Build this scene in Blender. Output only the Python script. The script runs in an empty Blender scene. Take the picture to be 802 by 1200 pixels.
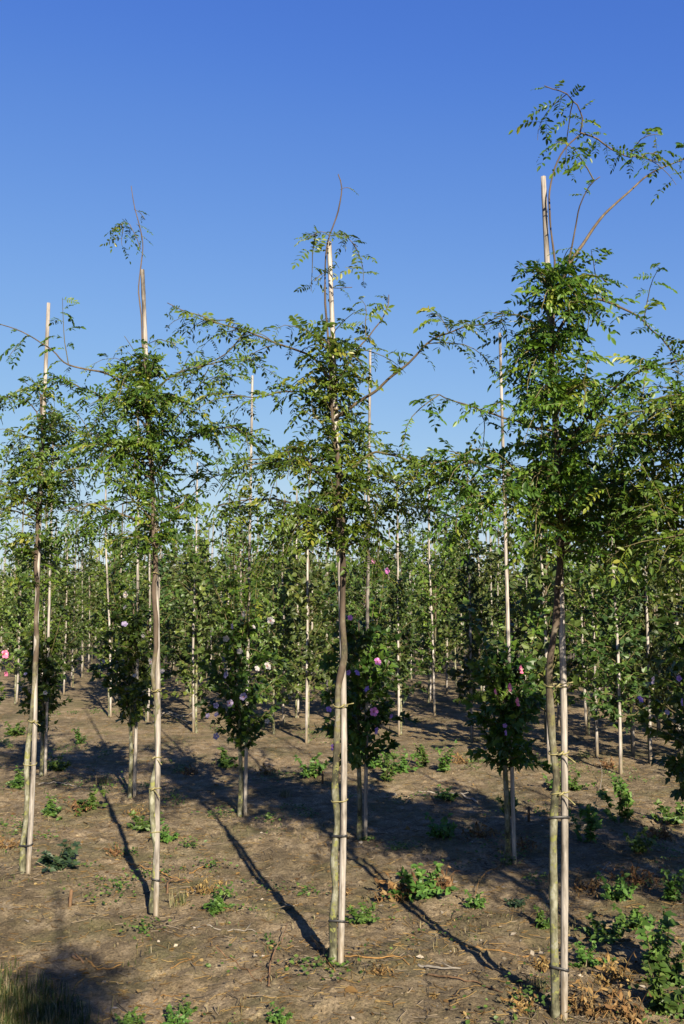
import bpy, math
import numpy as np
from mathutils import Vector

# ------------------------------------------------------------------ camera, sky, sun, exposure
S = bpy.context.scene
COL = S.collection
R = math.radians
FPX, HOR, CAMH = 1100.0, 705.0, 1.7            # focal length in photo pixels, horizon row, eye height
PITCH = math.atan((HOR - 600) / FPX)
cam = bpy.data.cameras.new('camera'); camo = bpy.data.objects.new('camera', cam); COL.objects.link(camo)
cam.sensor_fit = 'HORIZONTAL'; cam.sensor_width = 24.0; cam.lens = 24.0 * FPX / 802.0
cam.clip_start = 0.05; cam.clip_end = 5000
camo.location = (0, 0, CAMH); camo.rotation_euler = (math.pi / 2 + PITCH, 0, 0)
S.camera = camo
SUN_AZ, SUN_EL = R(161.6), R(27.5)             # azimuth clockwise from +Y
W = bpy.data.worlds.new('World'); S.world = W; W.use_nodes = True
nt = W.node_tree; nt.nodes.clear()
sky = nt.nodes.new('ShaderNodeTexSky'); sky.sky_type = 'NISHITA'; sky.sun_disc = False
sky.sun_elevation = SUN_EL; sky.sun_rotation = SUN_AZ
sky.altitude = 0; sky.air_density = 1.3; sky.dust_density = 0.0; sky.ozone_density = 10.0
bg = nt.nodes.new('ShaderNodeBackground'); bg.inputs['Strength'].default_value = 0.050
wo = nt.nodes.new('ShaderNodeOutputWorld')
# film-like response of the whole sky: bright horizon compressed, blue kept
mul_in = nt.nodes.new('ShaderNodeVectorMath'); mul_in.operation = 'SCALE'; mul_in.inputs['Scale'].default_value = 0.1
crv = nt.nodes.new('ShaderNodeRGBCurve'); mul_out = nt.nodes.new('ShaderNodeVectorMath'); mul_out.operation = 'SCALE'; mul_out.inputs['Scale'].default_value = 10.0
for ci, pts in enumerate([[(0, 0), (.055, .050), (.072, .078), (.121, .150), (.188, .225), (.301, .335), (.6, .44), (1, .52)],
                          [(0, 0), (.144, .130), (.187, .180), (.30, .285), (.428, .370), (.576, .455), (1, .56)],
                          [(0, 0), (.347, .425), (.434, .47), (.624, .535), (.808, .56), (1, .58)]]):
    c_ = crv.mapping.curves[ci]
    c_.points[0].location = pts[0]; c_.points[1].location = pts[-1]
    for p_ in pts[1:-1]: c_.points.new(*p_)
crv.mapping.update()
nt.links.new(sky.outputs[0], mul_in.inputs[0]); nt.links.new(mul_in.outputs[0], crv.inputs['Color'])
nt.links.new(crv.outputs[0], mul_out.inputs[0]); nt.links.new(mul_out.outputs[0], bg.inputs[0]); nt.links.new(bg.outputs[0], wo.inputs[0])
sl = bpy.data.lights.new('sun', 'SUN'); sl.energy = 5.0; sl.angle = R(0.53); sl.color = (1.0, 0.88, 0.68)
so = bpy.data.objects.new('sun', sl); COL.objects.link(so)
sdir = Vector((math.sin(SUN_AZ) * math.cos(SUN_EL), math.cos(SUN_AZ) * math.cos(SUN_EL), math.sin(SUN_EL)))
so.rotation_euler = sdir.to_track_quat('Z', 'Y').to_euler()
so.location = (6, -10, 12)
vs = S.view_settings
vs.view_transform = 'Standard'; vs.look = 'None'; vs.exposure = 1.6; vs.gamma = 1.0; vs.use_curve_mapping = False
S.cycles.max_bounces = 6; S.cycles.transparent_max_bounces = 4

# ------------------------------------------------------------------ helpers
CP, SP = math.cos(PITCH), math.sin(PITCH)
def ray(x, y):
    u = (x - 401) / FPX; v = (600 - y) / FPX
    return u, CP - v * SP, SP + v * CP
def gpt(x, y, z=0.0):
    r = ray(x, y); t = (z - CAMH) / r[2]
    return r[0] * t, r[1] * t
def at(x, y, Y):
    r = ray(x, y); t = Y / r[1]
    return np.array((r[0] * t, Y, CAMH + r[2] * t))
def unit(v):
    return v / np.maximum(np.linalg.norm(v, axis=-1, keepdims=True), 1e-9)

SUNV = np.array(sdir)
class MB:
    """collects vertices and faces of several sizes, builds one mesh"""
    def __init__(s):
        s.v = []; s.n = 0; s.f = []; s.r = []
    def add(s, verts, faces, mat=0, rnd=0.5):
        verts = np.asarray(verts, float).reshape(-1, 3)
        for fa in (faces if isinstance(faces, list) else [faces]):
            fa = np.asarray(fa, np.int64)
            s.f.append((fa + s.n, mat))
        s.v.append(verts); s.n += len(verts)
        s.r.append(np.broadcast_to(np.asarray(rnd, float), (len(verts),)))
    def mesh(s, name, mats, smooth=False):
        me = bpy.data.meshes.new(name)
        V = np.concatenate(s.v)
        me.vertices.add(len(V)); me.vertices.foreach_set('co', V.astype(np.float32).ravel())
        lt = np.concatenate([np.full(len(f), f.shape[1]) for f, m in s.f])
        li = np.concatenate([f.ravel() for f, m in s.f])
        mi = np.concatenate([np.full(len(f), m) for f, m in s.f])
        me.loops.add(len(li)); me.loops.foreach_set('vertex_index', li.astype(np.int32))
        me.polygons.add(len(lt))
        ls = np.concatenate([[0], np.cumsum(lt)[:-1]])
        me.polygons.foreach_set('loop_start', ls.astype(np.int32))
        me.polygons.foreach_set('loop_total', lt.astype(np.int32))
        me.polygons.foreach_set('material_index', mi.astype(np.int32))
        if smooth is True:
            me.polygons.foreach_set('use_smooth', np.ones(len(lt), bool))
        elif isinstance(smooth, (set, tuple)):
            me.polygons.foreach_set('use_smooth', np.isin(mi, list(smooth)))
        a = me.attributes.new('rnd', 'FLOAT', 'POINT')
        a.data.foreach_set('value', np.concatenate(s.r).astype(np.float32))
        for m in mats: me.materials.append(m)
        me.update(calc_edges=True); me.validate()
        return me

def link(name, me, parent=None, loc=None):
    o = bpy.data.objects.new(name, me); COL.objects.link(o)
    if parent: o.parent = parent
    if loc is not None: o.location = loc
    return o
def tag(o, label, cat, group=None, kind=None):
    if label: o['label'] = label
    if cat: o['category'] = cat
    if group: o['group'] = group
    if kind: o['kind'] = kind
    return o
def empty(name, loc, label, cat, group=None):
    o = bpy.data.objects.new(name, None); COL.objects.link(o); o.location = loc; o.empty_display_size = 0.1
    return tag(o, label, cat, group)
def copy_tree(o, loc, rz, sc, label, group):
    c = o.copy(); COL.objects.link(c); c.location = loc; c.rotation_euler = (0, 0, rz); c.scale = sc
    c['label'] = label; c['group'] = group
    for ch in o.children:
        d = ch.copy(); COL.objects.link(d); d.parent = c
        for g2 in ch.children:
            e = g2.copy(); COL.objects.link(e); e.parent = d
    return c

def smooth_path(pts, step):
    """Catmull-Rom through pts, resampled"""
    P = np.asarray(pts, float)
    if len(P) < 3:
        n = max(2, int(np.linalg.norm(P[-1] - P[0]) / step) + 1)
        return P[0] + (P[-1] - P[0]) * np.linspace(0, 1, n)[:, None]
    Q = np.vstack([2 * P[0] - P[1], P, 2 * P[-1] - P[-2]])
    out = []
    for i in range(1, len(Q) - 2):
        n = max(2, int(np.linalg.norm(Q[i + 1] - Q[i]) / step) + 1)
        t = np.linspace(0, 1, n, endpoint=False)[:, None]
        a, b, c, d = Q[i - 1], Q[i], Q[i + 1], Q[i + 2]
        out.append(0.5 * (2 * b + (c - a) * t + (2 * a - 5 * b + 4 * c - d) * t ** 2 + (3 * b - a - 3 * c + d) * t ** 3))
    return np.vstack(out + [P[-1:]])
def tube(pts, rad, sides=8, cap=True):
    P = np.asarray(pts, float); n = len(P)
    rad = np.broadcast_to(np.asarray(rad, float), (n,))
    T = unit(np.gradient(P, axis=0))
    ref = np.array((1.0, 0.13, 0.0)) if abs(T[0][0]) < 0.8 else np.array((0.0, 0.13, 1.0))
    N = np.zeros_like(P); N[0] = unit(ref - T[0] * ref.dot(T[0]))
    for i in range(1, n):
        v = N[i - 1] - T[i] * N[i - 1].dot(T[i]); N[i] = unit(v)
    B = np.cross(T, N)
    a = np.arange(sides) * 2 * math.pi / sides
    V = P[:, None] + rad[:, None, None] * (np.cos(a)[None, :, None] * N[:, None] + np.sin(a)[None, :, None] * B[:, None])
    V = V.reshape(-1, 3)
    i = np.arange(n - 1)[:, None] * sides; j = np.arange(sides)[None]; k = (j + 1) % sides
    Fq = np.stack([i + j, i + k, i + sides + k, i + sides + j], -1).reshape(-1, 4)
    fs = [Fq]
    if cap and sides > 2:
        fs.append(np.arange(sides)[::-1][None]); fs.append((np.arange(sides) + (n - 1) * sides)[None])
    return V, fs

# leaf templates: y along the leaf, z normal, folded on the midrib
LEAFLET = (np.array([(0, 0, 0), (-.20, .28, .05), (-.19, .66, .05), (0, 1, -.04), (.19, .66, .05), (.20, .28, .05)]),
           np.array([(0, 3, 2, 1), (0, 5, 4, 3)]))
OVATE = (np.array([(0, 0, 0), (-.30, .22, .07), (-.33, .52, .09), (-.15, .82, .02), (0, 1.0, -.10), (.15, .82, .02), (.33, .52, .09), (.30, .22, .07), (0, .5, 0)]),
         np.array([(0, 8, 2, 1), (8, 4, 3, 2), (0, 7, 6, 8), (8, 6, 5, 4)]))
LOBED = (np.array([(0, 0, 0), (-.26, .14, .05), (-.40, .44, .08), (-.20, .52, .03), (-.17, .74, .03), (0, 1.05, -.08), (.17, .74, .03), (.20, .52, .03), (.40, .44, .08), (.26, .14, .05), (0, .5, -.01)]),
         np.array([(0, 10, 2, 1), (10, 4, 3, 2), (0, 9, 8, 10), (10, 8, 7, 6), (10, 5, 4, 4), (10, 6, 5, 5)]))
LOBED = (LOBED[0], [np.array([(0, 10, 2, 1), (10, 4, 3, 2), (0, 9, 8, 10), (10, 8, 7, 6)]), np.array([(10, 5, 4), (10, 6, 5)])])
DIAMOND = (np.array([(0, 0, 0), (-.33, .45, .06), (0, 1, -.05), (.33, .45, .06)]), np.array([(0, 2, 1), (0, 3, 2)]))
def add_leaves(mb, tpl, P, D, U, size, rnd, mat=0):
    P = np.asarray(P, float); D = unit(np.asarray(D, float)); n = len(P)
    if n == 0: return
    X = unit(np.cross(D, U)); Z = np.cross(X, D)
    tv, tf = tpl; k = len(tv)
    size = np.broadcast_to(np.asarray(size, float), (n,))
    V = P[:, None] + size[:, None, None] * (tv[None, :, 0:1] * X[:, None] + tv[None, :, 1:2] * D[:, None] + tv[None, :, 2:3] * Z[:, None])
    off = (np.arange(n) * k)[:, None, None]
    fs = [(f[None] + off).reshape(-1, f.shape[1]) for f in (tf if isinstance(tf, list) else [tf])]
    mb.add(V.reshape(-1, 3), fs, mat, np.repeat(np.broadcast_to(rnd, (n,)), k))

# ------------------------------------------------------------------ materials
def newmat(name):
    m = bpy.data.materials.new(name); m.use_nodes = True
    nt = m.node_tree; b = nt.nodes['Principled BSDF']
    return m, nt, b
def N(nt, t, **kw):
    n = nt.nodes.new(t)
    for k, v in kw.items():
        if k in n.inputs: n.inputs[k].default_value = v
        else: setattr(n, k, v)
    return n
def ramp(nt, stops):
    r = nt.nodes.new('ShaderNodeValToRGB'); e = r.color_ramp.elements
    while len(e) < len(stops): e.new(0.5)
    for q, (p, c) in zip(e, stops): q.position = p; q.color = (*c, 1)
    return r
def leaf_mat(name, stops, trans=0.3, rough=0.42, tint=(1.25, 1.3, 0.45), vr=(.75, 1.2)):
    m, nt, b = newmat(name); L = nt.links
    at_ = N(nt, 'ShaderNodeAttribute', attribute_name='rnd')
    oi = N(nt, 'ShaderNodeObjectInfo')
    r = ramp(nt, stops); L.new(at_.outputs['Fac'], r.inputs[0])
    hs = N(nt, 'ShaderNodeHueSaturation')
    mp = N(nt, 'ShaderNodeMapRange'); mp.inputs['To Min'].default_value = vr[0]; mp.inputs['To Max'].default_value = vr[1]
    L.new(oi.outputs['Random'], mp.inputs['Value']); L.new(mp.outputs[0], hs.inputs['Value'])
    mh = N(nt, 'ShaderNodeMapRange'); mh.inputs['To Min'].default_value = 0.485; mh.inputs['To Max'].default_value = 0.515
    L.new(oi.outputs['Random'], mh.inputs['Value']); L.new(mh.outputs[0], hs.inputs['Hue'])
    L.new(r.outputs[0], hs.inputs['Color'])
    L.new(hs.outputs[0], b.inputs['Base Color'])
    b.inputs['Roughness'].default_value = rough; b.inputs['Specular IOR Level'].default_value = 0.3
    tr = N(nt, 'ShaderNodeBsdfTranslucent')
    mul = N(nt, 'ShaderNodeMix', data_type='RGBA', blend_type='MULTIPLY'); mul.inputs['Factor'].default_value = 1
    L.new(hs.outputs[0], mul.inputs['A']); mul.inputs['B'].default_value = (*tint, 1)
    L.new(mul.outputs['Result'], tr.inputs['Color'])
    mx = N(nt, 'ShaderNodeMixShader'); mx.inputs[0].default_value = trans
    out = nt.nodes['Material Output']
    L.new(b.outputs[0], mx.inputs[1]); L.new(tr.outputs[0], mx.inputs[2]); L.new(mx.outputs[0], out.inputs['Surface'])
    return m
def bark_mat(name, stops, scale=30, zs=0.25, lichen=None, bump=0.4, rough=0.85, upper=None, soil=False):
    m, nt, b = newmat(name); L = nt.links
    tc = N(nt, 'ShaderNodeTexCoord'); mp = N(nt, 'ShaderNodeMapping'); mp.inputs['Scale'].default_value = (1, 1, zs)
    L.new(tc.outputs['Object'], mp.inputs['Vector'])
    n1 = N(nt, 'ShaderNodeTexNoise', Scale=scale, Detail=6.0, Roughness=0.65); L.new(mp.outputs[0], n1.inputs['Vector'])
    r = ramp(nt, stops); L.new(n1.outputs['Fac'], r.inputs[0]); col = r.outputs[0]
    if lichen:
        n2 = N(nt, 'ShaderNodeTexNoise', Scale=22.0, Detail=5.0, Roughness=0.7); L.new(tc.outputs['Object'], n2.inputs['Vector'])
        r2 = ramp(nt, [(0.545, (0, 0, 0)), (0.585, (1, 1, 1))]); L.new(n2.outputs['Fac'], r2.inputs[0])
        mx = N(nt, 'ShaderNodeMix', data_type='RGBA'); L.new(r2.outputs[0], mx.inputs['Factor']); L.new(col, mx.inputs['A'])
        mx.inputs['B'].default_value = (*lichen, 1); col = mx.outputs['Result']
    if soil:                                    # soil splash on the foot, fine fibre streaks
        mp2 = N(nt, 'ShaderNodeMapping'); mp2.inputs['Scale'].default_value = (1, 1, .03); L.new(tc.outputs['Object'], mp2.inputs['Vector'])
        n4 = N(nt, 'ShaderNodeTexNoise', Scale=160.0, Detail=3.0); L.new(mp2.outputs[0], n4.inputs['Vector'])
        r4 = ramp(nt, [(.35, (.62, .6, .58)), (.6, (1.1, 1.1, 1.1))]); L.new(n4.outputs['Fac'], r4.inputs[0])
        mm = N(nt, 'ShaderNodeMix', data_type='RGBA', blend_type='MULTIPLY'); mm.inputs['Factor'].default_value = 1; L.new(col, mm.inputs['A']); L.new(r4.outputs[0], mm.inputs['B']); col = mm.outputs['Result']
        sx = N(nt, 'ShaderNodeSeparateXYZ'); L.new(tc.outputs['Object'], sx.inputs[0])
        ad = N(nt, 'ShaderNodeMath', operation='MULTIPLY_ADD'); L.new(n1.outputs['Fac'], ad.inputs[0]); ad.inputs[1].default_value = .5; L.new(sx.outputs['Z'], ad.inputs[2])
        mz = N(nt, 'ShaderNodeMapRange'); mz.inputs['From Min'].default_value = .30; mz.inputs['From Max'].default_value = .42; mz.inputs['To Min'].default_value = .75; mz.inputs['To Max'].default_value = 0; L.new(ad.outputs[0], mz.inputs['Value'])
        ms = N(nt, 'ShaderNodeMix', data_type='RGBA'); L.new(mz.outputs[0], ms.inputs['Factor']); L.new(col, ms.inputs['A']); ms.inputs['B'].default_value = (.13, .10, .06, 1); col = ms.outputs['Result']
    if upper:                                   # younger brown bark higher up the stem
        ru = ramp(nt, [(.3, upper[0]), (.72, upper[1])]); L.new(n1.outputs['Fac'], ru.inputs[0])
        sx = N(nt, 'ShaderNodeSeparateXYZ'); L.new(tc.outputs['Object'], sx.inputs[0])
        n3 = N(nt, 'ShaderNodeTexNoise', Scale=9.0, Detail=4.0); L.new(tc.outputs['Object'], n3.inputs['Vector'])
        ad = N(nt, 'ShaderNodeMath', operation='MULTIPLY_ADD'); L.new(n3.outputs['Fac'], ad.inputs[0]); ad.inputs[1].default_value = 1.6; L.new(sx.outputs['Z'], ad.inputs[2])
        mz = N(nt, 'ShaderNodeMapRange'); mz.inputs['From Min'].default_value = 1.7; mz.inputs['From Max'].default_value = 2.3; L.new(ad.outputs[0], mz.inputs['Value'])
        mu = N(nt, 'ShaderNodeMix', data_type='RGBA'); L.new(mz.outputs[0], mu.inputs['Factor']); L.new(col, mu.inputs['A']); L.new(ru.outputs[0], mu.inputs['B']); col = mu.outputs['Result']
    oi = N(nt, 'ShaderNodeObjectInfo'); hs = N(nt, 'ShaderNodeHueSaturation')
    mr = N(nt, 'ShaderNodeMapRange'); mr.inputs['To Min'].default_value = 0.8; mr.inputs['To Max'].default_value = 1.15
    L.new(oi.outputs['Random'], mr.inputs['Value']); L.new(mr.outputs[0], hs.inputs['Value']); L.new(col, hs.inputs['Color'])
    L.new(hs.outputs[0], b.inputs['Base Color']); b.inputs['Roughness'].default_value = rough
    b.inputs['Specular IOR Level'].default_value = 0.25
    bp = N(nt, 'ShaderNodeBump', Strength=bump, Distance=0.004); L.new(n1.outputs['Fac'], bp.inputs['Height']); L.new(bp.outputs[0], b.inputs['Normal'])
    return m
def plain_mat(name, col, rough=0.6, var=0.25, trans=0.0):
    m, nt, b = newmat(name); L = nt.links
    a = N(nt, 'ShaderNodeAttribute', attribute_name='rnd')
    r = ramp(nt, [(0, tuple(c * (1 - var) for c in col)), (1, tuple(min(1, c * (1 + var)) for c in col))])
    L.new(a.outputs['Fac'], r.inputs[0]); L.new(r.outputs[0], b.inputs['Base Color']); b.inputs['Roughness'].default_value = rough
    if trans:
        tr = N(nt, 'ShaderNodeBsdfTranslucent'); L.new(r.outputs[0], tr.inputs['Color'])
        mx = N(nt, 'ShaderNodeMixShader'); mx.inputs[0].default_value = trans
        L.new(b.outputs[0], mx.inputs[1]); L.new(tr.outputs[0], mx.inputs[2]); L.new(mx.outputs[0], nt.nodes['Material Output'].inputs['Surface'])
    return m

M_PIN = leaf_mat('pinnate_leaf', [(0, (.021, .048, .008)), (.45, (.058, .110, .012)), (.85, (.100, .152, .017)), (1, (.17, .18, .026))], 0.34, vr=(.92, 1.1))
M_HIB = leaf_mat('hibiscus_leaf', [(0, (.016, .036, .007)), (.6, (.044, .082, .012)), (1, (.088, .125, .017))], 0.28, vr=(.85, 1.15))
M_FARA = leaf_mat('round_leaf', [(0, (0.0317, 0.0525, 0.0134)), (.6, (0.0708, 0.1049, 0.0220)), (1, (0.1196, 0.1488, 0.0317))], 0.28, 0.45, vr=(.6, 1.25))
M_FARB = leaf_mat('dark_leaf', [(0, (0.0171, 0.0354, 0.0098)), (.6, (0.0415, 0.0732, 0.0159)), (1, (0.0781, 0.1147, 0.0232))], 0.28, 0.45, vr=(.6, 1.25))
M_FARC = leaf_mat('light_leaf', [(0, (0.0342, 0.0647, 0.0110)), (.6, (0.0732, 0.1257, 0.0171)), (1, (0.1281, 0.1732, 0.0256))], 0.34, 0.45, vr=(.7, 1.2))
M_WEED = leaf_mat('weed_leaf', [(0, (0.0264, 0.0576, 0.0108)), (.6, (0.0600, 0.1152, 0.0204)), (1, (0.1032, 0.1560, 0.0324))], 0.28, 0.5)
M_BLUEW = leaf_mat('blue_green_weed_leaf', [(0, (0.0162, 0.0366, 0.0162)), (.6, (0.0297, 0.0620, 0.0269)), (1, (0.0539, 0.0862, 0.0404))], 0.2, 0.5)
M_GRASS = leaf_mat('grass_blade', [(0, (0.0323, 0.0539, 0.0107)), (.4, (0.0539, 0.0700, 0.0188)), (.7, (0.1616, 0.1346, 0.0592)), (1, (0.2477, 0.2154, 0.1293))], 0.25, 0.6, (1, 1, .7))
M_DRY = leaf_mat('dry_weed_stalk', [(0, (0.0700, 0.0350, 0.0129)), (.5, (0.1616, 0.0889, 0.0297)), (1, (0.2262, 0.1562, 0.0700))], 0.2, 0.8, (1, 1, .8))
M_BARK = bark_mat('young_bark', [(.40, (0.0283, 0.0284, 0.0171)), (.47, (0.0729, 0.0711, 0.0437)), (.535, (0.1214, 0.1187, 0.0808)), (.60, (0.2024, 0.2006, 0.1568))], 17, 0.45, (0.1376, 0.1421, 0.0475), 0.6, 0.85, upper=((0.0292, 0.0209, 0.0152), (0.1012, 0.0752, 0.0551)))
M_UPBARK = bark_mat('brown_upper_bark', [(.3, (0.0377, 0.0269, 0.0172)), (.55, (0.0808, 0.0603, 0.0377)), (.75, (0.1346, 0.1077, 0.0700))], 34, 0.3)
M_TWIG = bark_mat('green_twig', [(.3, (0.0539, 0.0404, 0.0188)), (.6, (0.1023, 0.0915, 0.0377)), (.8, (0.1400, 0.1293, 0.0539))], 20, 0.5, None, 0.1)
M_STAKE = bark_mat('weathered_bamboo', [(.37, (0.0536, 0.0460, 0.0385)), (.43, (0.1516, 0.1360, 0.1197)), (.50, (0.2409, 0.2189, 0.1977)), (.60, (0.3212, 0.2990, 0.2790))], 11, 0.20, None, 0.5, 0.8, soil=True)
M_TIE = plain_mat('yellow_green_tie_band', (.17, .15, .06), 0.6, 0.1)
M_BTIE = plain_mat('black_tie_band', (.016, .016, .017), 0.5, 0.1)
M_CHIP = plain_mat('pale_wood_chip', (0.2154, 0.1831, 0.1400), 0.9, 0.6)
M_STICK = bark_mat('dead_twig', [(.3, (0.0539, 0.0297, 0.0162)), (.55, (0.1184, 0.0700, 0.0377)), (.8, (0.1939, 0.1400, 0.0915))], 30, 0.4)
M_STRAW = bark_mat('orange_straw', [(.3, (0.1293, 0.0646, 0.0188)), (.6, (0.2154, 0.1239, 0.0431)), (.8, (0.2693, 0.1831, 0.0808))], 30, 0.4)
M_GREYW = bark_mat('grey_wood', [(.3, (0.1077, 0.0915, 0.0754)), (.6, (0.2047, 0.1831, 0.1562)), (.8, (0.2800, 0.2585, 0.2262))], 30, 0.4)
M_TWLIT = plain_mat('grey_brown_twig_bits', (0.0924, 0.0722, 0.0493), 0.9, 0.85)
M_PET = {'white': plain_mat('white_petal', (0.3441, 0.3216, 0.3142), .6, .06, .3), 'lilac': plain_mat('lilac_petal', (0.2693, 0.2262, 0.3554), .6, .1, .3),
         'magenta': plain_mat('magenta_petal', (0.6493, 0.2094, 0.5236), .6, .12, .3), 'purple': plain_mat('purple_petal', (0.2932, 0.1676, 0.4817), .6, .12, .3),
         'pink': plain_mat('pink_petal', (0.8168, 0.2094, 0.3560), .6, .1, .3)}
M_EYE = plain_mat('dark_red_eye', (0.2125, 0.0102, 0.0425), 0.6, 0.1)
M_STAM = plain_mat('cream_stamen', (0.6375, 0.5780, 0.3570), 0.6, 0.1)

# soil
def soil_mat():
    m, nt, b = newmat('sandy_soil'); L = nt.links
    tc = N(nt, 'ShaderNodeTexCoord')
    def noise(sc, det, ro=0.6):
        n = N(nt, 'ShaderNodeTexNoise', Scale=sc, Detail=det, Roughness=ro); L.new(tc.outputs['Object'], n.inputs['Vector']); return n.outputs['Fac']
    big, mid, fine = noise(0.9, 5), noise(7, 6, .65), noise(75, 6, .7)
    r1 = ramp(nt, [(.28, (.080, .062, .040)), (.5, (.175, .137, .090)), (.72, (.285, .232, .163))]); L.new(mid, r1.inputs[0])
    r2 = ramp(nt, [(.32, (.55, .55, .52)), (.5, (.95, .94, .9)), (.68, (1.25, 1.2, 1.12))]); L.new(big, r2.inputs[0])
    r3 = ramp(nt, [(.32, (.38, .37, .36)), (.5, (1, 1, 1)), (.68, (1.45, 1.42, 1.38))]); L.new(fine, r3.inputs[0])
    m1 = N(nt, 'ShaderNodeMix', data_type='RGBA', blend_type='MULTIPLY'); m1.inputs['Factor'].default_value = 1
    m2 = N(nt, 'ShaderNodeMix', data_type='RGBA', blend_type='MULTIPLY'); m2.inputs['Factor'].default_value = 1
    L.new(r1.outputs[0], m1.inputs['A']); L.new(r2.outputs[0], m1.inputs['B'])
    L.new(m1.outputs['Result'], m2.inputs['A']); L.new(r3.outputs[0], m2.inputs['B'])
    # low green moss film in patches
    mo = ramp(nt, [(.48, (0, 0, 0)), (.66, (.6, .6, .6))]); L.new(noise(1.7, 6, .7), mo.inputs[0])
    m3 = N(nt, 'ShaderNodeMix', data_type='RGBA'); L.new(mo.outputs[0], m3.inputs['Factor'])
    L.new(m2.outputs['Result'], m3.inputs['A']); m3.inputs['B'].default_value = (.085, .085, .035, 1)
    L.new(m3.outputs['Result'], b.inputs['Base Color']); b.inputs['Roughness'].default_value = 0.95; b.inputs['Specular IOR Level'].default_value = 0.1
    b1 = N(nt, 'ShaderNodeBump', Strength=0.9, Distance=0.03); L.new(noise(28, 8, .7), b1.inputs['Height'])
    b2 = N(nt, 'ShaderNodeBump', Strength=0.9, Distance=0.008); L.new(noise(140, 4, .7), b2.inputs['Height'])
    L.new(b1.outputs[0], b2.inputs['Normal']); L.new(b2.outputs[0], b.inputs['Normal'])
    return m
M_SOIL = soil_mat()

# ------------------------------------------------------------------ rows of the nursery
ND = np.array((.576, .818)); RD = np.array((.818, -.576))      # across the rows, along the rows
_lat = np.random.default_rng(5).random((256, 256))
def vnoise(x, y):
    xi = np.floor(x).astype(int); yi = np.floor(y).astype(int); fx = x - xi; fy = y - yi
    fx = fx * fx * (3 - 2 * fx); fy = fy * fy * (3 - 2 * fy)
    g = lambda a, b: _lat[a & 255, b & 255]
    return (g(xi, yi) * (1 - fx) + g(xi + 1, yi) * fx) * (1 - fy) + (g(xi, yi + 1) * (1 - fx) + g(xi + 1, yi + 1) * fx) * fy - 0.5
def sstep(a, b, x):
    t = np.clip((x - a) / (b - a), 0, 1); return t * t * (3 - 2 * t)
def height(x, y):
    x = np.asarray(x, float); y = np.asarray(y, float)
    n = ND[0] * x + ND[1] * y; t = RD[0] * x + RD[1] * y
    d = np.hypot(x, y)
    h = 0.07 * (sstep(3.0, 3.62, n + .25 * vnoise(t * .9, n * .7)) - 1) + .03 * sstep(2.3, 1.2, n)   # bank in front of the first row
    h = h - 0.035 * np.exp(-((n - 4.75) / .45) ** 2) - 0.04 * np.exp(-((n - 7.4) / .7) ** 2)
    h = h + .05 * vnoise(x * .55 + 3, y * .55) * sstep(1, 4, d)
    fade = 1 / (1 + (d / 14) ** 2)
    h = h + fade * (.035 * vnoise(x * 2.1, y * 2.1 + 9) + .026 * vnoise(x * 5.3 + 7, y * 5.3) + .024 * vnoise(x * 12.7, y * 12.7) + .016 * vnoise(x * 27, y * 27 + 5))
    return h
def hz(x, y): return float(height(x, y))

def axis(lo, a, b, hi, st, gr):
    core = list(np.arange(a, b, st)); s = st; v = b; up = []
    while v < hi: up.append(v); s *= gr; v += s
    up.append(hi); s = st; v = a; dn = []
    while v > lo: s *= gr; v -= s; dn.append(max(v, lo))
    return np.array(dn[::-1] + core + up)
gx = axis(-2500, -3.6, 3.6, 2500, 0.024, 1.05)
gy = axis(-60, 2.6, 8.5, 4000, 0.024, 1.022)
GX, GY = np.meshgrid(gx, gy)
GZ = height(GX, GY)
V = np.stack([GX, GY, GZ], -1).reshape(-1, 3)
nx = len(gx); i = (np.arange(len(gy) - 1)[:, None] * nx + np.arange(nx - 1)[None]).ravel()
mb = MB(); mb.add(V, np.stack([i, i + 1, i + nx + 1, i + nx], -1))
tag(link('ground', mb.mesh('ground', [M_SOIL], True)), 'dry sandy brown soil of the nursery field', 'ground', None, 'structure')

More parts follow.
